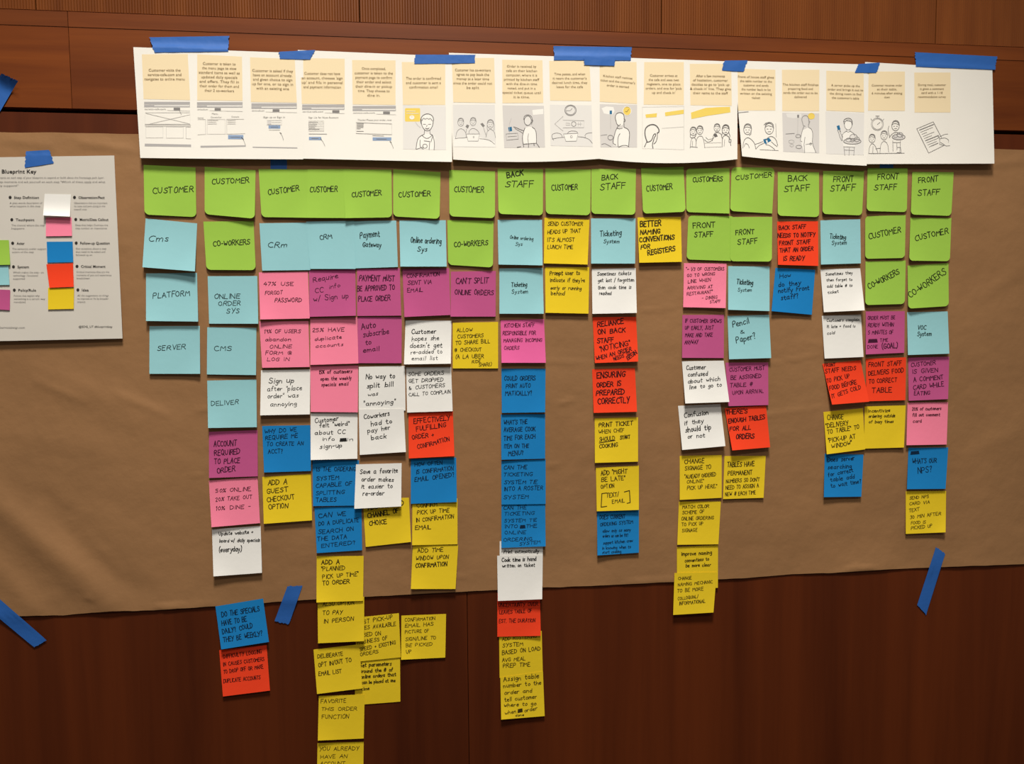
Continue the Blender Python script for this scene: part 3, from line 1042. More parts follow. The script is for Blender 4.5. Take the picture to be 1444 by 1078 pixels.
# ---------------------------------------------------------------- flat print on a patch
class Ink:
    def __init__(self, patch, eps=0.00025):
        self.patch, self.eps = patch, eps
        self.v, self.f, self.m, self.names = [], [], [], []
    def mi(self, mat):
        if mat not in self.names:
            self.names.append(mat)
        return self.names.index(mat)
    def pt(self, x, y, lift=0.0):
        self.v.append(at(x, y, self.patch.depth(x, y) + self.eps + lift))
        return len(self.v) - 1
    def fill(self, pts, mat, lift=0.0):
        """polygon laid on in narrow bands so that it follows the curl of the sheet"""
        self.nf = getattr(self, 'nf', 0) + 1
        lift += self.nf * 0.000006
        y0, y1 = min(p[1] for p in pts), max(p[1] for p in pts)
        n = max(1, int((y1 - y0) / 3.0))
        x0, x1 = min(p[0] for p in pts), max(p[0] for p in pts)
        nx = max(1, int((x1 - x0) / 6.0))
        def clip(poly, c, ax, keep_more):
            out = []
            for a, b in zip(poly, poly[1:] + poly[:1]):
                ia, ib = (a[ax] >= c) == keep_more, (b[ax] >= c) == keep_more
                if ia:
                    out.append(a)
                if ia != ib:
                    t = (c - a[ax]) / (b[ax] - a[ax])
                    out.append((a[0] + t * (b[0] - a[0]), a[1] + t * (b[1] - a[1])))
            return out
        for k in range(n):
            band = list(pts)
            if k > 0:
                band = clip(band, y0 + (y1 - y0) * k / n, 1, True)
            if k < n - 1 and band:
                band = clip(band, y0 + (y1 - y0) * (k + 1) / n, 1, False)
            for i in range(nx):
                poly = band
                if i > 0 and poly:
                    poly = clip(poly, x0 + (x1 - x0) * i / nx, 0, True)
                if i < nx - 1 and poly:
                    poly = clip(poly, x0 + (x1 - x0) * (i + 1) / nx, 0, False)
                if len(poly) >= 3:
                    self.f.append([self.pt(x, y, lift) for x, y in poly]); self.m.append(self.mi(mat))
    def quad(self, c, mat, n=8, lift=0.0):
        p = Patch(c, 0, 0, 0)
        g = [[self.pt(*p.px(i / 2, j / n), lift) for i in range(3)] for j in range(n + 1)]
        for j in range(n):
            for i in range(2):
                self.f.append((g[j][i], g[j + 1][i], g[j + 1][i + 1], g[j][i + 1])); self.m.append(self.mi(mat))
    def ribbon(self, pts, w, mat, closed=False, lift=0.0):
        q = []
        for p in pts:
            if not q or math.hypot(p[0] - q[-1][0], p[1] - q[-1][1]) > 0.08:
                q.append(p)
        if len(q) < 2:
            return
        if not closed:                      # break the stroke at sharp corners
            for i in range(1, len(q) - 1):
                ax, ay, bx, by = q[i][0] - q[i - 1][0], q[i][1] - q[i - 1][1], q[i + 1][0] - q[i][0], q[i + 1][1] - q[i][1]
                if ax * bx + ay * by < 0.25 * math.hypot(ax, ay) * math.hypot(bx, by):
                    self.ribbon(q[:i + 1], w, mat, False, lift)
                    self.ribbon(q[i:], w, mat, False, lift)
                    return
        h = w * 0.5
        if closed:
            q.append(q[0])
        n = len(q)
        L, Rr = [], []
        for i in range(n):
            if closed:
                a, b = q[(i - 1) % (n - 1)], q[(i + 1) % (n - 1)]
            else:
                a, b = q[max(0, i - 1)], q[min(n - 1, i + 1)]
            dx, dy = b[0] - a[0], b[1] - a[1]
            l = math.hypot(dx, dy) or 1.0
            dx, dy = dx / l, dy / l
            x, y = q[i]
            if not closed and i == 0:
                x, y = x - dx * h * 0.8, y - dy * h * 0.8
            if not closed and i == n - 1:
                x, y = x + dx * h * 0.8, y + dy * h * 0.8
            L.append(self.pt(x + dy * h, y - dx * h, lift)); Rr.append(self.pt(x - dy * h, y + dx * h, lift))
        k = self.mi(mat)
        for i in range(n - 1):
            self.f.append((L[i], Rr[i], Rr[i + 1], L[i + 1])); self.m.append(k)
    def build(self, name, parent):
        if not self.f:
            return None
        return link_mesh(name, self.v, self.f, self.names, self.m, parent, origin=Vector(parent.location))

# ---------------------------------------------------------------- stroke lettering
GLYPH = {
'A':"0,0 3,10 6,0|1,4 5,4", 'B':"0,0 0,10|0,10 4,10 5.5,8 4,5.5 0,5.3|3,5.4 6,4 6,1.5 4,0 0,0",
'C':"6,8.5 4,10 1.5,9 0,5 1.5,1 4,0 6,1.2", 'D':"0,0 0,10|0,10 3.5,9.5 6,6.5 6,3.5 3.5,.5 0,0",
'E':"5,10 0,10 0,0 5.3,0|0,5.2 4,5.4", 'F':"0,0 0,10 5,10|0,5.3 4,5.5",
'G':"6,8.3 4,10 1.3,9 0,5 1.4,1 4,0 6,1.5 6,4.5 3.5,4.5", 'H':"0,0 0,10|6,0 6,10|0,5 6,5.2", 'I':"1,0 1,10",
'J':"4,10 4,2.5 2.5,0 0,1.8", 'K':"0,0 0,10|5.5,10 0,4.6|1.8,5.8 6,0", 'L':"0,10 0,0 5,0",
'M':"0,0 .6,10 3.5,3.5 6.4,10 7,0", 'N':"0,0 0,10 5.6,0 5.8,10", 'O':"3,10 .6,8 0,5 .8,1.5 3,0 5.4,1.5 6,5 5.3,8.5 3,10",
'P':"0,0 0,10 4,10 5.6,7.8 4,5 0,4.8", 'Q':"3,10 .6,8 0,5 .8,1.5 3,0 5.4,1.5 6,5 5.3,8.5 3,10|3.5,3 6.5,-1",
'R':"0,0 0,10 4,10 5.6,7.8 4,5.2 0,5|2.5,5 6,0", 'S':"5.6,8.6 3.8,10 1.2,9.3 .6,7.2 2.5,5.5 5,4.2 5.5,2 3.5,0 .8,.6 0,1.8",
'T':"0,10 6,10|3,10 3,0", 'U':"0,10 .3,2.5 2.8,0 5.4,2.3 5.8,10", 'V':"0,10 3,0 6,10", 'W':"0,10 1.8,0 3.6,7 5.4,0 7.2,10",
'X':"0,0 6,10|0,10 6,0", 'Y':"0,10 3,5|6,10 1.8,-1", 'Z':"0,10 5.5,10 0,0 5.8,0",
'a':"4.6,5.4 2.6,6.2 .4,4.4 .4,1.4 2.2,0 4.4,1.8 4.6,5.6|4.6,5.6 4.6,1 5.4,0", 'b':"0,10 .2,0|.2,3.6 2.4,6 4.6,4.4 4.4,1.2 2.2,0 .2,1.2",
'c':"4.4,5.2 2.4,6.1 .3,4 .5,1.2 2.4,0 4.6,1", 'd':"4.6,4.8 2.4,6 .3,4 .6,.9 2.4,0 4.6,1.8|4.8,10 4.6,0",
'e':"0.2,3.2 4.5,3.5 4,5.6 2.2,6.2 .2,4.2 .4,1.2 2.4,0 4.6,1", 'f':"4,9 2.6,10 1.6,8.6 1.4,0|0,5.6 3.4,5.8",
'g':"4.4,5.4 2.4,6.2 .4,4.4 .8,1.6 2.6,1 4.4,2.6|4.5,5.8 4.4,-2 2.6,-3.8 .4,-2.8", 'h':"0,10 .1,0|.1,3.4 2.4,5.9 4.2,4.8 4.4,0",
'i':".8,5.8 .9,0|.9,8 1,8.6", 'j':"2,5.8 1.8,-2.4 0,-3.2|2,8 2.1,8.6", 'k':"0,10 .1,0|4,5.8 .2,2.8|1.4,3.6 4.4,0", 'l':".8,10 .9,0",
'm':"0,5.9 .2,0|.2,3.8 1.8,5.9 3.2,4.6 3.2,0|3.2,3.8 4.8,5.9 6.3,4.6 6.5,0", 'n':"0,5.9 .2,0|.2,3.6 2.2,5.9 4.1,4.6 4.3,0",
'o':"2.4,6.1 .4,4.4 .4,1.5 2.3,0 4.4,1.5 4.5,4.4 2.4,6.1", 'p':"0,5.9 .2,-3.8|.2,3.8 2.4,6 4.6,4.4 4.3,1.2 2.2,0 .2,1.4",
'q':"4.4,5.4 2.4,6.2 .4,4.4 .6,1 2.6,.3 4.4,2|4.5,5.8 4.6,-3.8", 'r':"0,5.9 .2,0|.2,3.4 1.8,5.6 3.6,5.6",
's':"4,5.3 2.2,6 .7,4.9 2.2,3.2 3.9,1.8 2.6,0 .2,.7", 't':"1.6,9 1.5,1.4 2.8,0 4,.6|0,6 3.8,6.2", 'u':"0,5.9 .3,1.4 2,0 4,1.8 4.3,5.9|4.3,5.9 4.4,0",
'v':"0,5.9 2.1,0 4.3,5.9", 'w':"0,5.9 1.5,0 3.1,4.6 4.7,0 6.3,5.9", 'x':"0,0 4.2,5.9|0,5.9 4.2,0", 'y':"0,5.9 2.2,1|4.6,5.9 1.4,-3.4 0,-3.6",
'z':"0,5.8 4.2,5.8 0,0 4.4,0",
'0':"2.6,10 .5,7.5 .3,3 2.4,0 4.8,2.6 5,7 2.6,10", '1':".2,8 1.6,10 1.6,0", '2':".2,8 2,10 4.4,8.6 4.2,6 0,0 5,0",
'3':".2,9 2.6,10 4.4,8 2,5.4|2,5.4 4.8,4 4.2,1 2,0 0,1", '4':"3,10 0,4 5,4|4,7 3.8,0", '5':"4.6,10 .6,10 .4,6 3.4,6 4.8,3.4 3.4,.4 0,.4",
'6':"4,10 1,6 .3,2.6 2.2,0 4.6,2 3.6,4.6 .6,3.6", '7':"0,10 4.8,10 1.6,0", '8':"4,9 2,10 .6,8 4.2,3 3,0 .8,1 1,3.6 4,7 4,9", '9':"4.4,8 2.4,10 .4,7.6 2,5.2 4.4,7.4 4,0",
'%':"6,10 0,0|1.6,10 .2,8.4 1.4,6.6 2.8,8.2 1.6,10|5,3.6 3.8,2 5,0 6.4,1.8 5,3.6", '-':"0,4.6 3.4,4.8", '+':"0,4 4.4,4.2|2.2,6.4 2.1,1.8",
'/':"0,-1 3.6,10.6", '?':".2,8.2 2,10 4.2,8.4 2.2,5 2.1,3|2.1,.6 2.2,0", '"':"0,10.6 0,8|1.6,10.6 1.6,8", "'":"0.4,10.6 .2,8.2", '.':".2,.5 .3,0", ',':".6,.8 0,-1.6",
'#':"1.4,0 2.4,10|4,0 5,10|0,3.4 6,3.6|.4,6.8 6.4,7", '@':"4.6,3.6 3.2,2.4 2.4,4.6 3.6,6.6 4.8,6 4.6,3 6.4,3.6 6.4,7 4,9.4 1,8 0,4.4 1.4,.6 4.6,0 6.6,1.2",
'&':"6,0 1,7 2.2,10 3.8,8.4 .4,3.2 1.8,0 4,.6 5.6,4", '(':"2.4,11.4 .4,8 .4,2.4 2.4,-1.4", ')':"0,11.4 2,8 2,2.4 0,-1.4", '~':"0,4 1.4,5.4 3,4 4.6,5.2"}
STROKES = {}
for ch, s in GLYPH.items():
    st = [[tuple(float(q) for q in p.split(',')) for p in part.split()] for part in s.split('|')]
    STROKES[ch] = (st, max(p[0] for part in st for p in part))

def chaikin(p):
    if len(p) < 4:
        return p
    out = [p[0]]
    for a, b in zip(p, p[1:]):
        out.append((a[0] * .75 + b[0] * .25, a[1] * .75 + b[1] * .25))
        out.append((a[0] * .25 + b[0] * .75, a[1] * .25 + b[1] * .75))
    out.append(p[-1])
    return out

def write(ink, text, x0, y0, x1, y1, h, w, mat, rng, jit=1.0):
    pen, out = 0.0, []
    for ch in text:
        if ch == ' ':
            pen += 6.6 + rng.uniform(-.6, .6) * jit
            continue
        st, wid = STROKES.get(ch, STROKES['-'])
        sc = 1 + rng.uniform(-.09, .09) * jit
        sy = 1 + rng.uniform(-.08, .08) * jit
        dy = rng.uniform(-.5, .5) * jit
        sh = 0.10 + rng.uniform(-.08, .08) * jit
        for part in st:
            q = []
            for (x, y) in part:
                x += rng.uniform(-.28, .28) * jit; y += rng.uniform(-.28, .28) * jit
                q.append((pen + x * sc + y * sh, y * sy + dy))
            out.append(chaikin(q) if len(part) > 4 else q)
        pen += wid * sc + 1.9 + rng.uniform(-.4, .4) * jit
    xs = [p[0] for s in out for p in s]
    a, b = min(xs), max(xs)
    b = max(b, a + 0.5)
    ux, uy = x1 - x0, y1 - y0
    L = math.hypot(ux, uy)
    nx, ny = uy / L, -ux / L
    for s in out:
        ink.ribbon([(x0 + ux * (x - a) / (b - a) + nx * y * h / 10, y0 + uy * (x - a) / (b - a) + ny * y * h / 10) for x, y in s], w, mat)

# ---------------------------------------------------------------- printed type
TYPE_JOBS = []      # (ink, text, x, y, em, align, angle, matname, width)
def type_line(ink, text, x, y, em, mat, align='L', slope=0.0, width=None, bold=0.0):
    TYPE_JOBS.append((ink, text, x, y, em, mat, align, slope, width, bold))

def flush_type():
    made = {}
    for j in TYPE_JOBS:
        key = (j[1], j[9])
        if key not in made:
            c = bpy.data.curves.new('type', 'FONT')
            c.body = j[1]; c.resolution_u = 2; c.offset = j[9]
            o = bpy.data.objects.new('type', c)
            col.objects.link(o)
            made[key] = o
    bpy.context.view_layer.update()
    dg = bpy.context.evaluated_depsgraph_get()
    geo = {}
    for key, o in made.items():
        ev = o.evaluated_get(dg)
        me = ev.to_mesh()
        vs = [(v.co.x, v.co.y) for v in me.vertices]
        fs = [tuple(p.vertices) for p in me.polygons]
        geo[key] = (vs, fs)
        ev.to_mesh_clear()
    for o in made.values():
        c = o.data
        bpy.data.objects.remove(o)
        bpy.data.curves.remove(c)
    for ink, text, x, y, em, mat, align, slope, width, bold in TYPE_JOBS:
        vs, fs = geo[(text, bold)]
        a = min(v[0] for v in vs); b = max(v[0] for v in vs)
        sx = em if width is None else width / (b - a)
        off = {'L': a, 'C': (a + b) / 2, 'R': b}[align]
        k = ink.mi(mat)
        base = len(ink.v)
        for vx, vy in vs:
            dx = (vx - off) * sx
            ink.pt(x + dx, y + slope * dx - vy * em, 0.00026)
        for f in fs:
            ink.f.append([base + q for q in f]); ink.m.append(k)
    TYPE_JOBS.clear()

PENDING = []        # (ink, name, parent) to build once the type is laid out

# ---------------------------------------------------------------- storyboard sheets
def zpt(z, x, y):
    ox, oy, s = ZOOM[z]
    return (ox + x / s, oy + y / s)

def zquad(z, s):
    return [zpt(z, *map(float, p.split(','))) for p in s.split()]

SHEETS = [
 # label, corners TL TR BR BL, bow, liftL, liftR, base layer
 ('white storyboard sheet with three website wireframe panels under a long blue tape', [(188, 66.5), (427.5, 75), (428, 224.8), (197.8, 222.8)], 0.3, 9, 10, 5),
 ('white storyboard sheet with sign-up form panels and a smiling person holding a phone', [(420, 70.5), (637, 79.5), (637.6, 228.5), (427, 223.8)], 0.0, 9, 14, 4),
 ('white storyboard sheet with laptop group, pointing cook and clock arrow sketches', [(633, 74.5), (845.5, 81.5), (846, 223.9), (639, 225)], 4.0, 10, 9, 3),
 ('white storyboard sheet with yellow clock, back of a head and yellow sign sketches', [(841, 80), (1040, 87), (1039.8, 224.5), (845, 224.2)], 5.8, 9, 13, 2),
 ('white storyboard sheet with ticket handover, cook and tray-carrying server sketches', [(1035, 85.5), (1223.6, 91), (1222.2, 233.8), (1046.5, 220.5)], 1.6, 12, 13, 1),
 ('white storyboard sheet with stopwatch and comment card sketches beside a blank area', [(1220, 87.5), (1399.4, 98), (1402.3, 230.8), (1221, 231.5)], 0.0, 12, 12, 0)]
SHEET_OBJ, SHEET_PATCH = [], []
for i, (label, c, bow, l, r, lay) in enumerate(SHEETS):
    p = Patch(c, 0.0022 + lay * 0.0006, l * 0.001, r * 0.001, 2.2, 0.0022, i * 1.9, bow)
    v, f = sheet_mesh(p.rows(28, 22), 0.0002)
    o = link_mesh('storyboard_sheet', v, f, ['sheet_white'], origin=at((c[0][0] + c[1][0]) / 2, c[0][1]), smooth=True)
    tag(o, label, 'paper', 'storyboard sheets along the top of the board')
    SHEET_OBJ.append(o); SHEET_PATCH.append(p)

CAPTIONS = [
 (0, '3', '60,100 450,98 470,490 75,480', 253, 245, 37.5, 0.0, "Customer visits the|service-cafe.com and|navigates to online menu"),
 (0, '3', '530,100 910,120 915,495 530,490', 717, 190, 38, 0.02, "Customer is taken to|the menu page to view|standard items as well as|updated daily specials|and offers. They fill in|their order for them and|their 2 co-workers"),
 (0, '3', '978,125 1358,140 1375,510 985,505', 1170, 250, 37.5, 0.02, "Customer is asked if they|have an account already,|and given choice to sign|up for one, or to sign in|with an existing one"),
 (1, '4', '20,75 415,80 415,485 35,480', 216, 222, 40, 0.01, "Customer does not have|an account, chooses 'sign|up' and fills in personal|and payment information"),
 (1, '4', '480,92 865,95 865,490 485,485', 672, 178, 39.5, 0.01, "Once completed,|customer is taken to the|payment page to confirm|their order and select|their dine-in or pickup|time. They choose to|dine in."),
 (1, '4', '920,110 1305,110 1305,490 930,490', 1112, 265, 39, 0.0, "The order is confirmed|and customer is sent a|confirmation email"),
 (2, '5', '42,130 400,130 410,510 55,505', 220, 242, 37, 0.01, "Customer has co-workers|agree to pay back the|money at a later time|since the order could not|be split"),
 (2, '5', '468,145 808,150 815,510 470,512', 632, 210, 37, 0.01, "Order is received by|cafe on their kitchen|computer, where it is|printed by kitchen staff|with the dine-in time|noted, and put in a|special ticket queue until|it is time."),
 (2, '5', '865,155 1205,155 1220,495 872,490', 1038, 275, 36, 0.0, "Time passes, and when|it nears the customer's|desired lunch time, they|leave for the cafe"),
 (3, '6', '25,165 345,165 350,520 30,500', 187, 300, 38, 0.09, "Kitchen staff notices|ticket and the customer's|order is started"),
 (3, '6', '410,165 745,165 745,528 405,525', 575, 288, 36, 0.01, "Customer arrives at|the cafe and sees two|registers, one to place|orders, and one for 'pick|up and check in'"),
 (3, '6', '795,180 1145,180 1150,535 800,530', 970, 292, 36, 0.01, "After a few moments|of hesitation, customer|decides to go to 'pick up|& check in' line. They give|their name to the staff"),
 (4, '7', '60,220 380,230 380,575 65,575', 216, 300, 35, 0.02, "Front of house staff gives|the table number to the|customer and sends|the number back to be|written on the existing|ticket"),
 (4, '7', '435,230 752,230 750,580 438,580', 592, 364, 34.5, 0.01, "The kitchen staff finishes|preparing food and|sends the order out to be|delivered"),
 (4, '7', '810,238 1125,250 1130,590 810,575', 972, 372, 35, 0.03, "A server picks up the|order and brings it out to|the dining room to find|the customer's table"),
 (5, '8', '85,232 375,232 375,548 80,545', 232, 350, 31.5, 0.0, "Customer receives order|at their table,|6 minutes after sitting|down"),
 (5, '8', '450,240 740,240 740,560 452,560', 592, 346, 32, 0.0, "During meal, customer|is given a comment|card with a 1-10|recommendation survey")]
for si, z, q, cx, cy, pitch, slope, text in CAPTIONS:
    p, o = SHEET_PATCH[si], SHEET_OBJ[si]
    c = zquad(z, q)
    b = Ink(p, 0.0002)
    b.quad(c, 'caption_tan')
    b.build('caption_box', o)
    t = Ink(p, 0.00045)
    wpx = math.hypot(c[1][0] - c[0][0], c[1][1] - c[0][1])
    for k, line in enumerate(text.split('|')):
        x, y = zpt(z, cx, cy + pitch * k)
        type_line(t, line, x, y, wpx * 0.084, 'print_brown', 'C', slope, width=len(line) * wpx * 0.0365)
    PENDING.append((t, 'caption_text', o))

class Sketch:
    def __init__(self, si, z):
        self.ink, self.z, self.o = Ink(SHEET_PATCH[si], 0.0002), z, SHEET_OBJ[si]
    def P(self, s):
        return [zpt(self.z, *map(float, p.split(','))) for p in s.split()]
    def L(self, s, w=0.55, m='pencil', closed=False):
        for part in s.split('|'):
            self.ink.ribbon(self.P(part), w, m, closed, 0.00028)
    def S(self, s, w=0.55, m='pencil'):
        for part in s.split('|'):
            self.ink.ribbon(chaikin(self.P(part)), w, m, False, 0.00028)
    def F(self, s, m, lift=0.0):
        p = self.P(s)
        self.ink.fill(p, m, lift * 0.2)
    def B(self, x0, y0, x1, y1, m, lift=0.0):
        self.F('%f,%f %f,%f %f,%f %f,%f' % (x0, y0, x1, y0, x1, y1, x0, y1), m, lift)
    def Rc(self, x0, y0, x1, y1, w=0.45, m='pencil_light'):
        self.L('%f,%f %f,%f %f,%f %f,%f' % (x0, y0, x1, y0, x1, y1, x0, y1), w, m, True)
    def C(self, cx, cy, rx, ry, w=0.55, m='pencil', fill=None):
        pts = [(cx + rx * math.cos(a * math.pi / 10), cy + ry * math.sin(a * math.pi / 10)) for a in range(20)]
        s = ' '.join('%f,%f' % p for p in pts)
        if fill:
            self.ink.fill(self.P(s), fill, 0.00002)
        if w:
            self.L(s, w, m, True)
    def T(self, text, x0, y, x1, em, m='print_grey', bold=0.0):
        a, b = zpt(self.z, x0, y), zpt(self.z, x1, y)
        type_line(self.ink, text, a[0], a[1], em / ZOOM[self.z][2], m, 'L', 0.0, b[0] - a[0], bold)
    def done(self):
        PENDING.append((self.ink, 'sketch', self.o))

def browser(s, x0, x1, y, nav, tab0, tab1):
    s.B(x0, y, x1, y + 22, 'bar_grey')
    s.B(x0, y + 26, x1, y + 46, 'bar_grey')
    s.B(x0 + (x1 - x0) * 0.22, y + 30, x1 - 4, y + 37, 'wash_white', 0.00008)
    s.T('service-cafe.com', x0 + 5, y + 68, nav, 20)
    s.L('%f,%f %f,%f' % (nav + 15, y + 72, x1, y + 78), 0.4, 'pencil_light')
    s.B(tab0, y + 50, tab1, y + 73, 'print_grey', 0.00008)

def bust(s, cx, cy, r, body, w=0.5, m='pencil'):
    """a small pencilled figure: oval head, hairline, face marks and a shoulder line"""
    s.C(cx, cy, r * 0.78, r, w, m)
    s.S('%f,%f %f,%f %f,%f %f,%f %f,%f' % (cx - r * .8, cy - r * .1, cx - r * .6, cy - r * .95, cx, cy - r * 1.25, cx + r * .7, cy - r * .95, cx + r * .82, cy - r * .1), w, m)
    s.S('%f,%f %f,%f %f,%f %f,%f' % (cx - r * .7, cy - r * .3, cx - r * .2, cy - r * .6, cx + r * .3, cy - r * .45, cx + r * .7, cy - r * .3), w * .8, m)
    s.L('%f,%f %f,%f|%f,%f %f,%f|%f,%f %f,%f' % (cx - r * .4, cy + r * .05, cx - r * .2, cy + r * .05, cx + r * .2, cy + r * .05, cx + r * .42, cy + r * .05, cx - r * .25, cy + r * .55, cx + r * .25, cy + r * .52), w * .8, m)
    s.S(body, w, m)

def draw_sketches():
    s = Sketch(0, '3')
    browser(s, 80, 468, 503, 262, 330, 385)
    s.L('380,578 395,612', 0.5)
    s.Rc(88, 595, 470, 692)
    s.L('95,600 468,690|130,690 468,612', 0.45, 'pencil_light')
    s.L('88,698 475,701|88,709 475,712', 0.45, 'pencil_light')
    s.Rc(95, 714, 240, 808); s.Rc(268, 714, 412, 810)
    s.L('475,716 435,716 435,814 475,817', 0.45, 'pencil_light')
    s.F('85,858 478,866 478,886 85,880', 'bar_grey')
    s.done()
    s = Sketch(0, '3')
    browser(s, 528, 915, 506, 620, 678, 730)
    s.T('Menu', 655, 611, 705, 20); s.T('Items', 535, 645, 582, 18); s.T('Co-worker', 645, 640, 738, 18); s.T('Details', 822, 636, 885, 18)
    s.L('535,652 600,652 602,778 535,782', 0.45, 'pencil_light'); s.Rc(615, 652, 768, 777); s.L('925,650 780,650 782,777 935,772', 0.45, 'pencil_light')
    for y in (660, 675, 690):
        s.L('620,%d %d,%d' % (y, 705 - (y % 4) * 5, y), 0.5, 'pencil_light'); s.L('787,%d %d,%d' % (y, 855 - (y % 5) * 6, y), 0.5, 'pencil_light')
    s.B(792, 785, 922, 820, 'button_blue'); s.L('812,803 895,803', 0.6, 'print_grey'); s.L('905,805 922,822', 1.1, 'pencil_dark'); s.L('920,820 940,872', 0.5)
    s.F('558,876 942,872 942,884 558,892', 'bar_grey')
    s.done()
    s = Sketch(0, '3')
    browser(s, 990, 1375, 516, 1100, 1170, 1228)
    s.T('Sign up or Sign in', 1092, 641, 1275, 22)
    s.Rc(1122, 660, 1248, 698); s.L('1160,678 1240,678', 0.4, 'pencil_light'); s.B(1125, 664, 1158, 694, 'wash_midgrey')
    s.B(1135, 703, 1235, 730, 'button_blue'); s.L('1155,717 1215,717', 0.7, 'print_grey'); s.L('1140,742 1230,742', 0.5, 'pencil_light')
    s.S('1262,828 1255,800 1245,782 1232,765', 0.5); s.L('1232,765 1243,772', 0.9, 'pencil_dark')
    s.F('1000,884 1380,890 1380,899 1000,892', 'bar_grey')
    s.done()
    s = Sketch(1, '4')
    browser(s, 38, 413, 487, 225, 305, 368)
    s.T('Sign Up for New Account', 95, 608, 360, 22)
    s.Rc(95, 632, 230, 722)
    for y in (648, 664, 680, 696, 710):
        s.L('97,%d %d,%d' % (y - 5, 140 + (y * 7) % 60, y - 5), 0.5, 'pencil'); s.L('95,%d 230,%d' % (y, y), 0.35, 'pencil_light')
    s.L('98,746 255,747', 0.8, 'pencil_light')
    s.B(98, 773, 207, 801, 'button_blue'); s.L('122,787 180,787', 0.8, 'print_grey'); s.S('240,855 232,835 222,815 205,790', 0.5); s.L('204,786 208,800', 1.0, 'pencil_dark')
    s.done()
    s = Sketch(1, '4')
    browser(s, 485, 868, 498, 682, 755, 815)
    s.T('Thanks! Please your order, now', 528, 630, 830, 22)
    s.L('515,645 832,657 832,752 515,742', 0.5, 'pencil', True)
    for y in (655, 666, 677, 688, 700, 722):
        s.L('522,%d %d,%d' % (y, 555 + (y * 5) % 28, y + 1), 0.6, 'pencil')
    s.L('662,760 760,764', 0.7, 'pencil_light')
    s.B(662, 777, 828, 806, 'button_blue'); s.L('695,791 785,793', 0.8, 'print_grey'); s.S('846,875 840,855 832,838 818,815', 0.5); s.L('816,814 826,822', 1.0, 'pencil_dark')
    s.done()
    s = Sketch(1, '4')
    s.F('930,495 1310,500 1312,888 932,882', 'wash_grey')
    s.F('1092,610 1120,575 1180,575 1202,612 1190,680 1145,722 1105,690', 'wash_white', 0.00005)
    s.F('1115,745 1172,745 1215,775 1205,885 1050,880 1068,775', 'wash_white', 0.00005)
    s.F('955,518 1076,518 1083,526 1083,630 1076,638 955,638 948,630 948,526', 'marker_yellow', 0.00005)
    s.L('962,545 1040,546|962,565 1070,566', 0.7, 'wash_white'); s.C(1010, 600, 21, 18, 0.4, 'wash_white', 'wash_white'); s.L('1010,592 1010,602', 0.7, 'marker_yellow')
    s.S('1040,640 1060,670 1085,690', 0.4, 'pencil_light')
    s.S('1092,615 1094,665 1118,708 1145,722 1175,710 1196,668 1200,618', 0.8, 'pencil_dark')
    s.S('1092,655 1086,625 1094,598 1116,576 1150,566 1186,580 1203,610 1196,655', 0.9, 'pencil_dark')
    s.S('1098,630 1112,604 1128,618 1145,606 1160,620 1172,604 1192,632', 0.7, 'pencil_dark')
    s.L('1110,660 1132,662|1156,662 1178,660|1144,668 1140,684', 0.6, 'pencil_dark')
    s.F('1124,692 1145,698 1168,690 1158,706 1142,709 1130,703', 'print_grey', 0.0001)
    s.L('1122,712 1118,750|1168,712 1172,750', 0.7, 'pencil_dark')
    s.S('1118,750 1090,762 1064,785 1052,830 1046,880', 0.8, 'pencil_dark'); s.S('1172,748 1190,754 1205,790 1210,840 1206,887', 0.8, 'pencil_dark')
    s.S('1100,760 1122,780 1148,788 1175,772 1190,755', 0.7, 'pencil_dark'); s.L('1195,765 1178,818', 0.8, 'pencil_dark')
    s.L('1118,808 1168,814 1162,884', 0.8, 'pencil_dark'); s.S('1083,800 1080,850 1092,870 1112,880', 0.8, 'pencil_dark'); s.C(1125, 855, 20, 18, 0.7, 'pencil_dark', 'wash_white'); s.S('1050,882 1080,872 1100,866 1112,862', 0.7, 'pencil_dark')
    s.done()
    s = Sketch(2, '5')
    s.F('50,525 405,525 415,885 58,880', 'wash_grey')
    s.F('60,800 150,800 280,800 405,840 412,880 60,878', 'wash_white', 0.00004)
    bust(s, 118, 675, 32, '74,812 84,750 118,722 156,746 168,805'); bust(s, 222, 670, 32, '186,770 190,742 222,720 262,742 278,775'); bust(s, 368, 690, 34, '330,800 342,748 370,728 402,752 412,805')
    s.S('350,662 340,690 342,735 352,745', 0.5); s.S('390,662 402,700 398,740', 0.5)
    s.F('165,772 276,772 265,832 180,832', 'wash_white', 0.0001); s.L('165,772 276,772 265,832 180,832', 0.6, 'pencil', True); s.L('222,795 230,790 232,802 224,806', 0.5, 'pencil', True)
    s.S('70,812 100,806 140,806 170,800', 0.6); s.S('276,812 320,815 370,828 403,858', 0.6)
    s.F('158,712 170,692 190,700 178,728', 'print_grey', 0.0001); s.F('283,688 302,678 322,704 306,716', 'print_grey', 0.0001)
    s.L('168,728 162,760|310,716 320,750 335,790', 0.5)
    s.done()
    s = Sketch(2, '5')
    s.F('470,530 820,535 830,885 485,890', 'wash_midgrey')
    s.F('722,570 815,560 815,604 728,612', 'wash_white', 0.00005)
    s.F('660,722 690,712 722,714 752,735 757,850 650,858 642,790', 'wash_white', 0.00005)
    s.F('655,620 715,620 722,680 690,705 655,680', 'wash_grey', 0.00005)
    s.C(684, 660, 30, 40, 0.8, 'pencil_dark'); s.S('650,650 655,620 685,608 715,622 724,655 716,690', 0.8, 'pencil_dark'); s.S('715,655 728,655 724,672 714,676', 0.7, 'pencil_dark')
    s.S('660,722 645,760 638,800 640,835 650,882', 0.8, 'pencil_dark'); s.S('722,714 752,738 758,800 757,850', 0.8, 'pencil_dark')
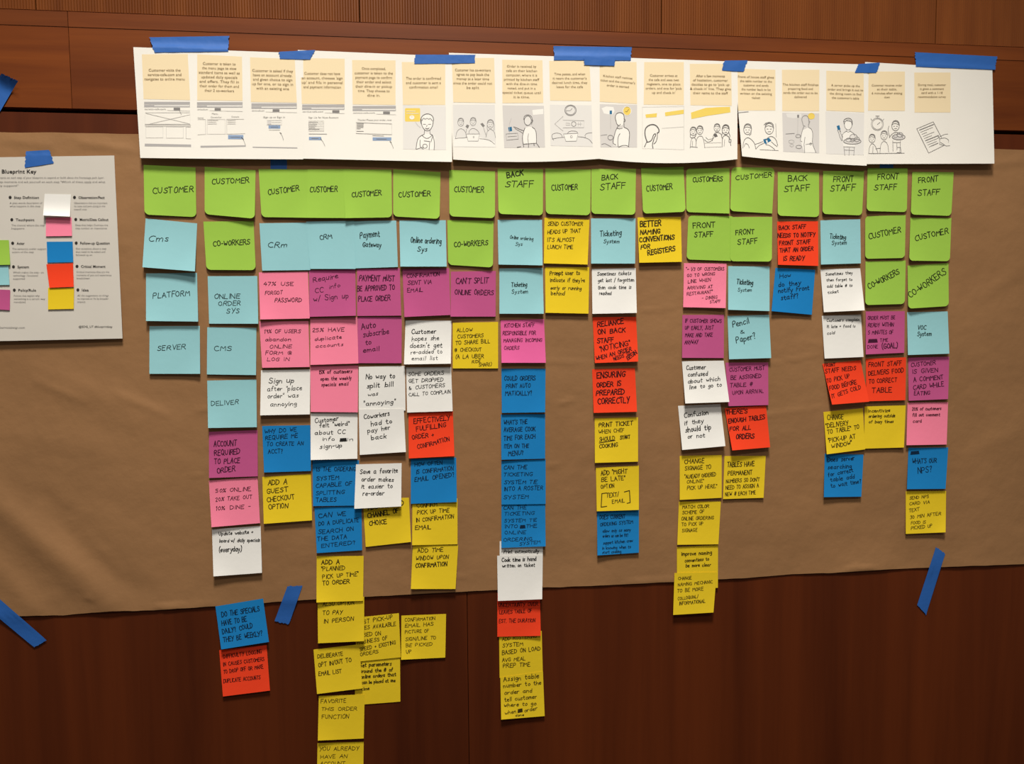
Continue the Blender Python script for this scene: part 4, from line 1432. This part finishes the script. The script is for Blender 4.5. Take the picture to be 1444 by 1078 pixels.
    s.S('690,855 684,810 690,770', 0.6, 'pencil_dark'); s.L('690,855 757,850 782,885|650,858 690,855 690,885', 0.8, 'pencil_dark'); s.S('650,745 620,735 595,722 565,712', 0.8, 'pencil_dark'); s.S('640,765 610,745 590,735 575,725', 0.6, 'pencil_dark')
    s.F('518,716 548,711 552,748 524,752', 'ticket_blue', 0.00005)
    s.L('500,772 598,765 606,815 505,825', 0.6, 'pencil', True); s.L('515,795 590,790', 0.5); s.S('530,760 528,690 545,640', 0.4, 'pencil_light'); s.L('595,885 625,880|735,850 738,870', 1.0, 'pencil_dark')
    s.done()
    s = Sketch(2, '5')
    s.F('870,525 1222,530 1232,880 876,872', 'wash_grey')
    s.C(1045, 572, 48, 45, 0.9); s.C(1045, 572, 40, 37, 0.5); s.L('1010,576 1045,574 1058,556', 0.6)
    s.L('912,688 982,622 980,655 1160,660 1158,718 982,720 982,748', 0.6, 'pencil_light', True)
    s.C(1072, 688, 19, 20, 0.7); s.L('1005,680 1040,682 1042,698 1006,698', 0.5, 'pencil_light', True); s.L('1112,672 1112,705|1128,672 1128,705|1100,688 1140,688', 0.5, 'pencil_light')
    s.S('902,824 886,795 890,775 915,764 950,765 970,778 975,800', 0.6); s.S('1170,800 1166,780 1185,765 1225,762', 0.6)
    s.F('985,772 1108,766 1095,832 1006,834', 'wash_white', 0.00006); s.L('985,772 1108,766 1095,832 1006,834', 0.7, 'pencil', True); s.C(1052, 796, 8, 10, 0.5)
    s.S('1018,770 1030,752 1060,745 1098,750 1106,766', 0.6); s.S('890,815 930,806 960,802 992,800', 0.6); s.S('1108,795 1160,800 1205,818 1228,850', 0.7)
    s.done()
    s = Sketch(3, '6')
    s.F('28,520 350,527 350,886 40,884', 'wash_midgrey')
    s.F('50,555 90,540 150,545 160,580 140,610 70,600', 'wash_white', 0.00004)
    s.F('172,735 240,715 285,745 282,882 150,870 155,790', 'wash_white', 0.00004); s.F('168,605 205,595 240,610 240,690 205,705 172,680', 'wash_white', 0.00004)
    s.C(265, 578, 36, 40, 0.5, 'wash_white', 'wash_white'); s.C(265, 578, 31, 34, 0.4, 'marker_yellow', 'marker_yellow'); s.L('252,582 264,586 278,565', 0.6, 'print_brown')
    s.F('118,575 138,575 138,606 118,606', 'ticket_blue', 0.0001); s.L('126,612 126,730', 0.5, 'pencil_light')
    s.S('170,660 164,625 178,598 210,590 236,604 242,640 238,690', 0.9, 'pencil_dark'); s.S('172,660 178,690 200,706 208,690', 0.8, 'pencil_dark'); s.S('238,645 250,650 248,668 238,668', 0.8, 'pencil_dark'); s.L('190,700 182,722|240,690 240,716', 0.8, 'pencil_dark')
    s.S('182,722 168,745 156,790 142,850 170,864', 0.8, 'pencil_dark'); s.S('240,716 275,732 288,765 282,830 278,882', 0.9, 'pencil_dark'); s.S('190,880 186,830 192,790 205,770', 0.8, 'pencil_dark'); s.S('195,885 220,870 262,868 280,882', 0.7, 'pencil_dark')
    s.C(125, 803, 22, 20, 0.8); s.S('50,862 75,852 95,862 130,880', 0.7); s.L('45,785 95,778', 0.6); s.S('178,722 200,730 225,724', 0.7, 'pencil_dark')
    s.done()
    s = Sketch(3, '6')
    s.L('395,545 745,540 745,905 395,895', 0.35, 'pencil_light', True)
    s.F('420,608 518,597 515,630 425,636', 'marker_yellow'); s.F('585,590 745,567 745,602 588,622', 'marker_yellow')
    s.S('436,842 420,800 414,750 428,712 470,690 510,698 534,730 536,755 520,765', 1.4, 'pencil_dark'); s.S('436,842 460,836 478,815 484,790 492,775 505,768 508,785 496,800 488,830 478,860 484,892', 1.1, 'pencil_dark')
    s.S('430,840 420,865 412,882', 0.9, 'pencil_dark'); s.S('520,765 522,800 510,840 492,856', 0.9, 'pencil_dark'); s.L('560,725 740,712', 0.3, 'pencil_light')
    s.done()
    s = Sketch(3, '6')
    s.F('805,592 930,552 1040,546 1135,543 1138,590 1040,605 950,618 808,646', 'marker_yellow')
    bust(s, 824, 752, 34, '798,890 805,825 822,800 845,810 850,850', 0.65, 'print_grey'); bust(s, 880, 742, 34, '845,885 852,810 880,785 910,800 922,888', 0.65, 'print_grey')
    bust(s, 1025, 722, 32, '985,830 998,770 1025,756 1060,770 1066,800', 0.65, 'print_grey'); bust(s, 1098, 738, 38, '1068,880 1070,800 1098,778 1130,800 1142,870', 0.7, 'pencil_dark')
    s.S('800,770 798,800 812,806 840,800 850,770', 0.7, 'pencil_dark'); s.S('1070,760 1064,790 1072,815', 0.7, 'pencil_dark'); s.S('1125,760 1135,790 1128,815', 0.7, 'pencil_dark')
    s.F('993,776 1020,769 1030,794 1006,801', 'pencil_dark', 0.0001); s.S('920,820 945,845 980,830 1000,800', 0.6); s.S('930,800 950,820 990,812', 0.5); s.L('915,850 1060,845|925,885 1065,880', 0.4, 'pencil_light'); s.C(1135, 830, 12, 14, 0.5); s.L('800,880 860,885|820,830 815,880|1090,820 1085,875', 0.6)
    s.done()
    s = Sketch(4, '7')
    s.L('66,592 150,584', 1.0, 'bar_grey')
    bust(s, 145, 735, 42, '105,890 112,830 138,800 172,812 205,850 215,900', 0.7, 'print_grey'); bust(s, 328, 728, 46, '400,870 385,815 350,790 318,800 296,830', 0.75, 'print_grey')
    s.S('172,745 176,770 160,785', 0.6); s.S('115,880 125,850 150,860 160,890', 0.6); s.S('215,900 240,870 270,855 285,850', 0.6); s.S('205,860 240,850 275,835', 0.6)
    s.F('278,818 328,806 346,830 322,842 300,860 284,846', 'ticket_blue', 0.0001); s.F('300,828 312,824 316,846 306,850', 'wash_white', 0.0002)
    s.S('346,838 370,860 395,878', 0.6); s.S('300,862 330,868 360,890 375,905', 0.6); s.L('383,685 388,800|250,905 405,912', 0.5); s.S('285,695 300,680 330,678', 0.8, 'pencil_dark')
    s.done()
    s = Sketch(4, '7')
    s.F('438,592 750,598 750,935 446,922', 'wash_midgrey')
    s.F('610,740 660,716 695,740 692,850 720,928 625,928 592,832', 'wash_white', 0.00004); s.F('470,600 530,596 600,600 600,635 530,640 480,630', 'wash_grey', 0.00003)
    s.C(684, 622, 28, 26, 0.3, 'marker_yellow', 'marker_yellow'); s.F('564,610 580,610 580,636 564,636', 'print_grey', 0.0001); s.L('570,640 568,790', 0.4, 'pencil_light')
    s.S('606,670 602,640 618,618 645,616 662,640 664,690', 0.7, 'pencil'); s.S('608,670 614,700 632,708', 0.7); s.S('660,660 672,668 664,685', 0.6); s.L('622,705 612,730|660,690 660,716', 0.7)
    s.S('612,730 600,770 590,830 604,838', 0.7); s.S('660,716 690,735 697,780 690,850 722,930', 0.7, 'print_grey'); s.S('628,930 622,860 630,800', 0.7); s.L('635,862 690,852', 0.6); s.C(678, 856, 8, 8, 0.7)
    s.C(572, 790, 20, 14, 0.7); s.C(578, 882, 24, 14, 0.7); s.C(515, 838, 24, 14, 0.5, 'pencil_light'); s.L('468,772 540,768', 0.8); s.C(518, 870, 16, 10, 0.5, 'pencil_light')
    s.done()
    s = Sketch(4, '7')
    s.F('803,582 1130,598 1125,952 808,940', 'wash_grey')
    s.F('945,765 995,745 1040,765 1055,840 1050,880 955,880', 'wash_white', 0.00004); s.C(995, 695, 32, 42, 0.7, 'pencil', 'wash_white')
    s.S('962,690 955,660 975,642 1005,638 1028,655 1030,695', 0.9, 'pencil_dark'); s.S('962,668 985,660 1010,668 1026,662', 0.6); s.L('985,735 980,750|1008,735 1012,750', 0.6); s.S('975,748 995,756 1018,748', 0.6)
    s.S('978,750 950,768 940,800 948,830', 0.7); s.S('1015,750 1042,768 1050,790', 0.7); s.S('940,830 925,800 918,770 905,740', 0.7); s.S('950,800 935,775 925,750', 0.6)
    s.F('897,706 920,698 930,734 908,742', 'ticket_blue', 0.0001); s.L('922,738 930,752', 0.8, 'pencil_dark')
    s.C(1030, 835, 74, 24, 0.9, 'print_grey', 'wash_midgrey'); s.C(1040, 800, 32, 26, 0.7, 'print_grey', 'wash_grey'); s.C(1000, 822, 24, 16, 0.6, 'pencil', 'wash_grey'); s.C(1068, 818, 22, 20, 0.7, 'print_grey'); s.C(1030, 826, 18, 12, 0.6)
    s.L('955,880 1050,885|958,880 966,952|1048,885 1042,952|1004,890 1002,952|962,908 1045,912', 0.6)
    s.done()
    s = Sketch(5, '8')
    s.C(155, 652, 48, 50, 0.9, 'pencil_light'); s.C(155, 652, 40, 42, 0.5, 'pencil_light'); s.L('140,588 170,588|155,588 155,602|155,655 176,638|110,622 104,610|198,622 206,612', 0.6, 'pencil')
    bust(s, 112, 770, 32, '85,885 92,830 112,805 138,825 158,880', 0.6); bust(s, 208, 745, 34, '175,880 182,810 208,785 238,810 245,875', 0.6); bust(s, 300, 668, 38, '250,760 268,735 300,715 340,730 355,760', 0.7, 'print_grey')
    s.C(325, 756, 52, 22, 0.8, 'print_grey', 'wash_midgrey'); s.C(335, 738, 24, 18, 0.7, 'print_grey', 'wash_grey'); s.C(300, 748, 16, 12, 0.6)
    s.S('255,760 245,730 240,690 248,668', 0.7); s.L('278,785 280,870|340,785 335,870|310,800 312,860|280,800 340,800|312,840 340,838 345,880 312,880', 0.6); s.L('85,888 370,885|120,830 118,880|140,850 180,845', 0.6)
    s.done()
    s = Sketch(5, '8')
    s.L('470,690 602,634 668,760|655,815 690,822 565,884 470,690', 0.6)
    for i in range(9):
        a = (492 + i * 9.5, 700 + i * 17.0)
        ln = (112, 96, 40, 88, 60, 104, 92, 70, 30)[i]
        s.L('%f,%f %f,%f' % (a[0], a[1], a[0] + ln, a[1] - ln * 0.40), 1.0 if i in (0, 5) else 0.5, 'print_grey' if i in (0, 5) else 'pencil')
    s.S('640,760 665,748 690,735 718,732', 0.5); s.S('655,770 690,762 712,768 728,785 722,798', 0.5); s.S('660,800 685,812 700,828 735,825', 0.5); s.S('640,745 650,760 655,790 652,812', 0.6); s.L('585,828 640,805', 0.9)
    s.done()
draw_sketches()

# ---------------------------------------------------------------- key sheet
KEY = Patch([(-44, 222.5), (161, 219.4), (172.8, 477.6), (-37, 482)], max(kraft_depth(x, y) for x in (-40, 0, 60, 110, 160) for y in (222, 260, 320, 400, 470)) + 0.0004, 0.008, 0.007, 2.4)
v, f = sheet_mesh(KEY.rows(20, 20), 0.0002)
key_obj = link_mesh('key_sheet', v, f, ['key_white'], origin=at(60, 221), smooth=True)
tag(key_obj, 'white printed Blueprint Key sheet with small coloured notes', 'paper')
SURF.append((KEY.contains, KEY.depth))
def key_print():
    k = Ink(KEY, 0.0003)
    def t(text, x0, y, x1, em, bold=0.0, mat='print_dark'):
        a, b = zpt('K', x0, y), zpt('K', x1, y)
        type_line(k, text, a[0], a[1], em / 3.37, mat, 'L', 0.0, b[0] - a[0], bold)
    t('Service Blueprint Key', -88, 217, 173, 25, 0.015)
    t('Place these elements on each step of your blueprint to expand or build about the frontstage path layer.', -88, 242, 495, 13, 0, 'print_grey')
    t('Identify the key moments and ask yourself on each step "Which of these apply and what', -88, 262, 500, 13, 0, 'print_grey')
    t('is the key support?"', -60, 280, 88, 13, 0, 'print_grey')
    def item(x, y, w, name, rows):
        k.fill([zpt('K', x + 8 * math.cos(a * math.pi / 4) * .9, y - 6 + 8 * math.sin(a * math.pi / 4)) for a in range(8)], 'print_dark')
        t(name, x + 19, y, x + 19 + w, 17, 0.012)
        for i, (r, rw) in enumerate(rows):
            t(r, x - 2, y + 24 + i * 15, x - 2 + rw, 12, 0, 'print_grey')
    item(48, 338, 118, 'Step Definition', (('A plain words description of', 155), ('what happens in this step', 145)))
    item(56, 444, 88, 'Touchpoint', (('The channel where the step', 158), ('happens', 62)))
    item(60, 556, 38, 'Actor', (('The person(s) and/or support', 162), ('actors of the step', 102)))
    item(64, 668, 54, 'System', (('Which makes the step - an', 145), ('technology / functional', 118), ('supported', 56)))
    item(68, 779, 84, 'Policy/Rule', (('Policies that explain why', 122), ('something is a certain way', 148), ('mandated', 55)))
    item(354, 338, 124, 'Observation/Fact', (('Observations that are important', 158), ('to note and pain along in the', 148), ('overall step', 60)))
    item(360, 443, 136, 'Metric/Data Callout', (('Data that helps illustrate the', 155), ('step number or importance', 150)))
    item(362, 555, 140, 'Follow-up Question', (('Our questions about a step', 145), ('that need to be asked and', 140), ('followed up on', 78)))
    item(366, 666, 116, 'Critical Moment', (('Critical moments that are the', 155), ('moments of pain and experience', 165), ('breakdown', 62)))
    item(370, 778, 32, 'Idea', (('All the suggestions on things', 148), ('to improve or fix by broader', 148), ('impact', 38)))
    t('practicalservicedesign.com', -50, 955, 118, 14, 0, 'print_grey')
    t('@SDG_UT #blueprintkey', 374, 951, 534, 14, 0.0, 'print_dark')
    PENDING.append((k, 'key_print', key_obj))
key_print()

# ---------------------------------------------------------------- sticky notes
GROUPS = {'green': 'green sticky notes', 'lightblue': 'light blue sticky notes', 'pink': 'pink sticky notes', 'hotpink': 'pink sticky notes',
          'purple': 'purple sticky notes', 'white': 'white sticky notes', 'yellow': 'yellow sticky notes', 'blue': 'dark blue sticky notes', 'red': 'red sticky notes'}

def build_note(head, lines, idx):
    z, colour, cor, lifts, layer, rounds, label = head.split('|')
    ox, oy, s = ZOOM[z]
    c = [zpt(z, *map(float, q.split(','))) for q in cor.split()]
    ll, lr = [float(q) * 0.0009 for q in lifts.split(',')]
    p0 = Patch(c, 0, 0, 0)
    base = max(surface(*p0.px(u / 3, w / 3)) for u in range(4) for w in range(4)) + 0.0005 + int(layer) * 0.0008
    rng = random.Random(idx * 7 + 3)
    p = Patch(c, base, ll, lr, 4.0 if z == 'K' and ll > 0.005 else rng.uniform(1.7, 2.3))
    if ll > 0.003 and z != 'K':
        p.curl = rng.choice((-1, 1)) * rng.uniform(0.0, 0.0035)
    v, f = sheet_mesh(p.rows(10, 12, rounds, 0.095), 0.00018)
    o = link_mesh('sticky_note', v, f, ['note_' + colour], origin=at((c[0][0] + c[1][0]) / 2, (c[0][1] + c[1][1]) / 2, base), smooth=False)
    for pl in o.data.polygons:
        pl.use_smooth = True
    tag(o, label, 'sticky note', GROUPS[colour])
    ink = Ink(p)
    for line in lines:
        text, nums = line.rsplit('@', 1)
        n = [float(q) for q in nums.split(',')]
        mat = 'ink_' + colour
        if text == '#P':
            ink.ribbon([zpt(z, n[i], n[i + 1]) for i in range(0, len(n), 2)], 1.2, mat)
            continue
        (x0, y0), (x1, y1) = zpt(z, n[0], n[1]), zpt(z, n[2], n[3])
        h = n[4] / s
        w = (n[5] if len(n) > 5 else 1.6) * 0.7 * min(1.0, max(0.62, h / 7.0))
        if text == '#S':
            k = 14
            ink.ribbon([(x0 + (x1 - x0) * i / k, y0 + (y1 - y0) * i / k - (h if i % 2 else 0)) for i in range(k + 1)], 1.5, mat)
            continue
        write(ink, text, x0, y0, x1, y1, h, w, mat, rng)
    ink.build('handwriting', o)

def build_notes():
    head, lines, idx = None, [], 0
    for l in NOTES.strip('\n').split('\n') + ['*']:
        if l.startswith('*'):
            if head:
                build_note(head, lines, idx)
                idx += 1
            head, lines = l[1:], []
        else:
            lines.append(l)
build_notes()
flush_type()
for ink, name, parent in PENDING:
    ink.build(name, parent)

# ---------------------------------------------------------------- blue tape
for p in SHEET_PATCH:
    SURF.append((p.contains, p.depth))

def tape(label, c, skip_sheets=False, extra=0.0, nu=20, nv=12, lift=None, seed=0):
    rng = random.Random(seed)
    p = Patch(c, 0, 0, 0)
    srf = [q for q in SURF if not (skip_sheets and q[1] in [sp.depth for sp in SHEET_PATCH])]
    def dep(x, y):
        return max([0.0011] + [d(x + i, y + j) for i, j in ((0, 0), (2.5, 0), (-2.5, 0), (0, 2.5), (0, -2.5)) for t, d in srf if t(x + i, y + j)])
    L = math.hypot(c[1][0] - c[0][0], c[1][1] - c[0][1])
    # torn ends run along the two short sides
    long_u = L >= math.hypot(c[3][0] - c[0][0], c[3][1] - c[0][1])
    rows, grid = [], []
    e0 = [rng.uniform(-1, 1) for _ in range(40)]
    e1 = [rng.uniform(-1, 1) for _ in range(40)]
    for j in range(nv + 1):
        row = []
        for i in range(nu + 1):
            u, w = i / nu, j / nv
            x, y = p.px(u, w)
            if long_u and i in (0, nu):
                x += (e0 if i == 0 else e1)[j] * 0.9
            if not long_u and j in (0, nv):
                y += (e0 if j == 0 else e1)[i] * 0.9
            row.append((x, y, u, w))
        grid.append(row)
    D = [[dep(q[0], q[1]) for q in r] for r in grid]
    # tape bridges steps in what it covers, so smooth upwards only
    for _ in range(10):
        D = [[max(D[j][i], 0.25 * (D[max(0, j - 1)][i] + D[min(nv, j + 1)][i] + D[j][max(0, i - 1)] + D[j][min(nu, i + 1)])) for i in range(nu + 1)] for j in range(nv + 1)]
    for j in range(nv + 1):
        row = []
        for i in range(nu + 1):
            x, y, u, w = grid[j][i]
            d = D[j][i] + 0.0009 + extra + 0.0003 * noise.noise(Vector((x * 0.08, y * 0.08, seed)))
            if lift:
                d += lift(u, w)
            row.append(at(x, y, d))
        rows.append(row)
    v, f = sheet_mesh(rows, 0.00012)
    o = link_mesh('painters_tape', v, f, ['painters_tape'], origin=at(*p.px(0.5, 0.5)), smooth=True)
    tag(o, label, 'tape', 'strips of blue painter\'s tape')
    return o

tape('long blue tape over the storyboard sheet with three wireframes', zquad('1', '760,190 1165,183 1160,262 787,267'), seed=1)
tape('short blue tape between the wireframe sheet and the sign-up form sheet', [(393, 73), (444, 70.5), (437, 84), (395, 83)], seed=2)
tape('blue tape joining sign-up form sheet and laptop group sheet', [(586, 77), (670, 77.3), (669, 89), (584, 90)], seed=3)
tape('long blue tape over clock arrow and yellow clock panels', [(781, 65), (891, 66.5), (889.5, 85.2), (781.5, 84.8)], seed=4)
tape('small blue tape tucked below a longer tape by the yellow clock panel', [(823, 82), (868, 84), (866.5, 92.8), (824, 91.6)], extra=0.0007, seed=5)
tape('short slanted blue tape beside the yellow sign panel', zquad('6', '1087,152 1282,150 1250,247 1065,236'), seed=6)
tape('short slanted blue tape above the tray-carrying server panel', [(1211, 90.3), (1241, 88.2), (1236, 102.6), (1206, 102.6)], seed=7)
tape('long blue tape over the blank corner of the comment card sheet', zquad('8', '455,77 1113,112 1095,218 465,193'), seed=8)
tape('short blue tape holding the printed key sheet', zquad('T', '305,112 575,95 632,252 290,305'), seed=9)
tape('blue tape with a curled end on the wood board above the brown paper', zquad('1', '8,374 92,412 -2,572 -100,530'), seed=10, lift=lambda u, w: 0.012 * max(0, 0.45 - w) ** 2 * 5)
tape('long diagonal blue tape across the brown paper edge onto the dark wood', [(-70, 784.5), (66, 903.5), (48, 913.5), (-70, 815)], seed=11, extra=0.0012)
tape('slanted blue tape beside the blue note about specials', zquad('w', '675,147 790,143 687,437 577,412'), seed=12)
tape('long slanted blue tape on the brown paper edge below the SEND NPS note', zquad('v', '718,686 770,724 662,1068 612,1012'), seed=13)
tape('blue tape behind the wireframe sheet above a CUSTOMER note', [(381, 184), (405, 184), (404.5, 243), (381.5, 243)], skip_sheets=True, seed=14, extra=-0.0006)
tape('blue tape behind the comment card sheet above a FRONT STAFF note', [(1241, 196), (1260, 196), (1259.5, 243), (1240.5, 243)], skip_sheets=True, seed=15, extra=-0.0006)
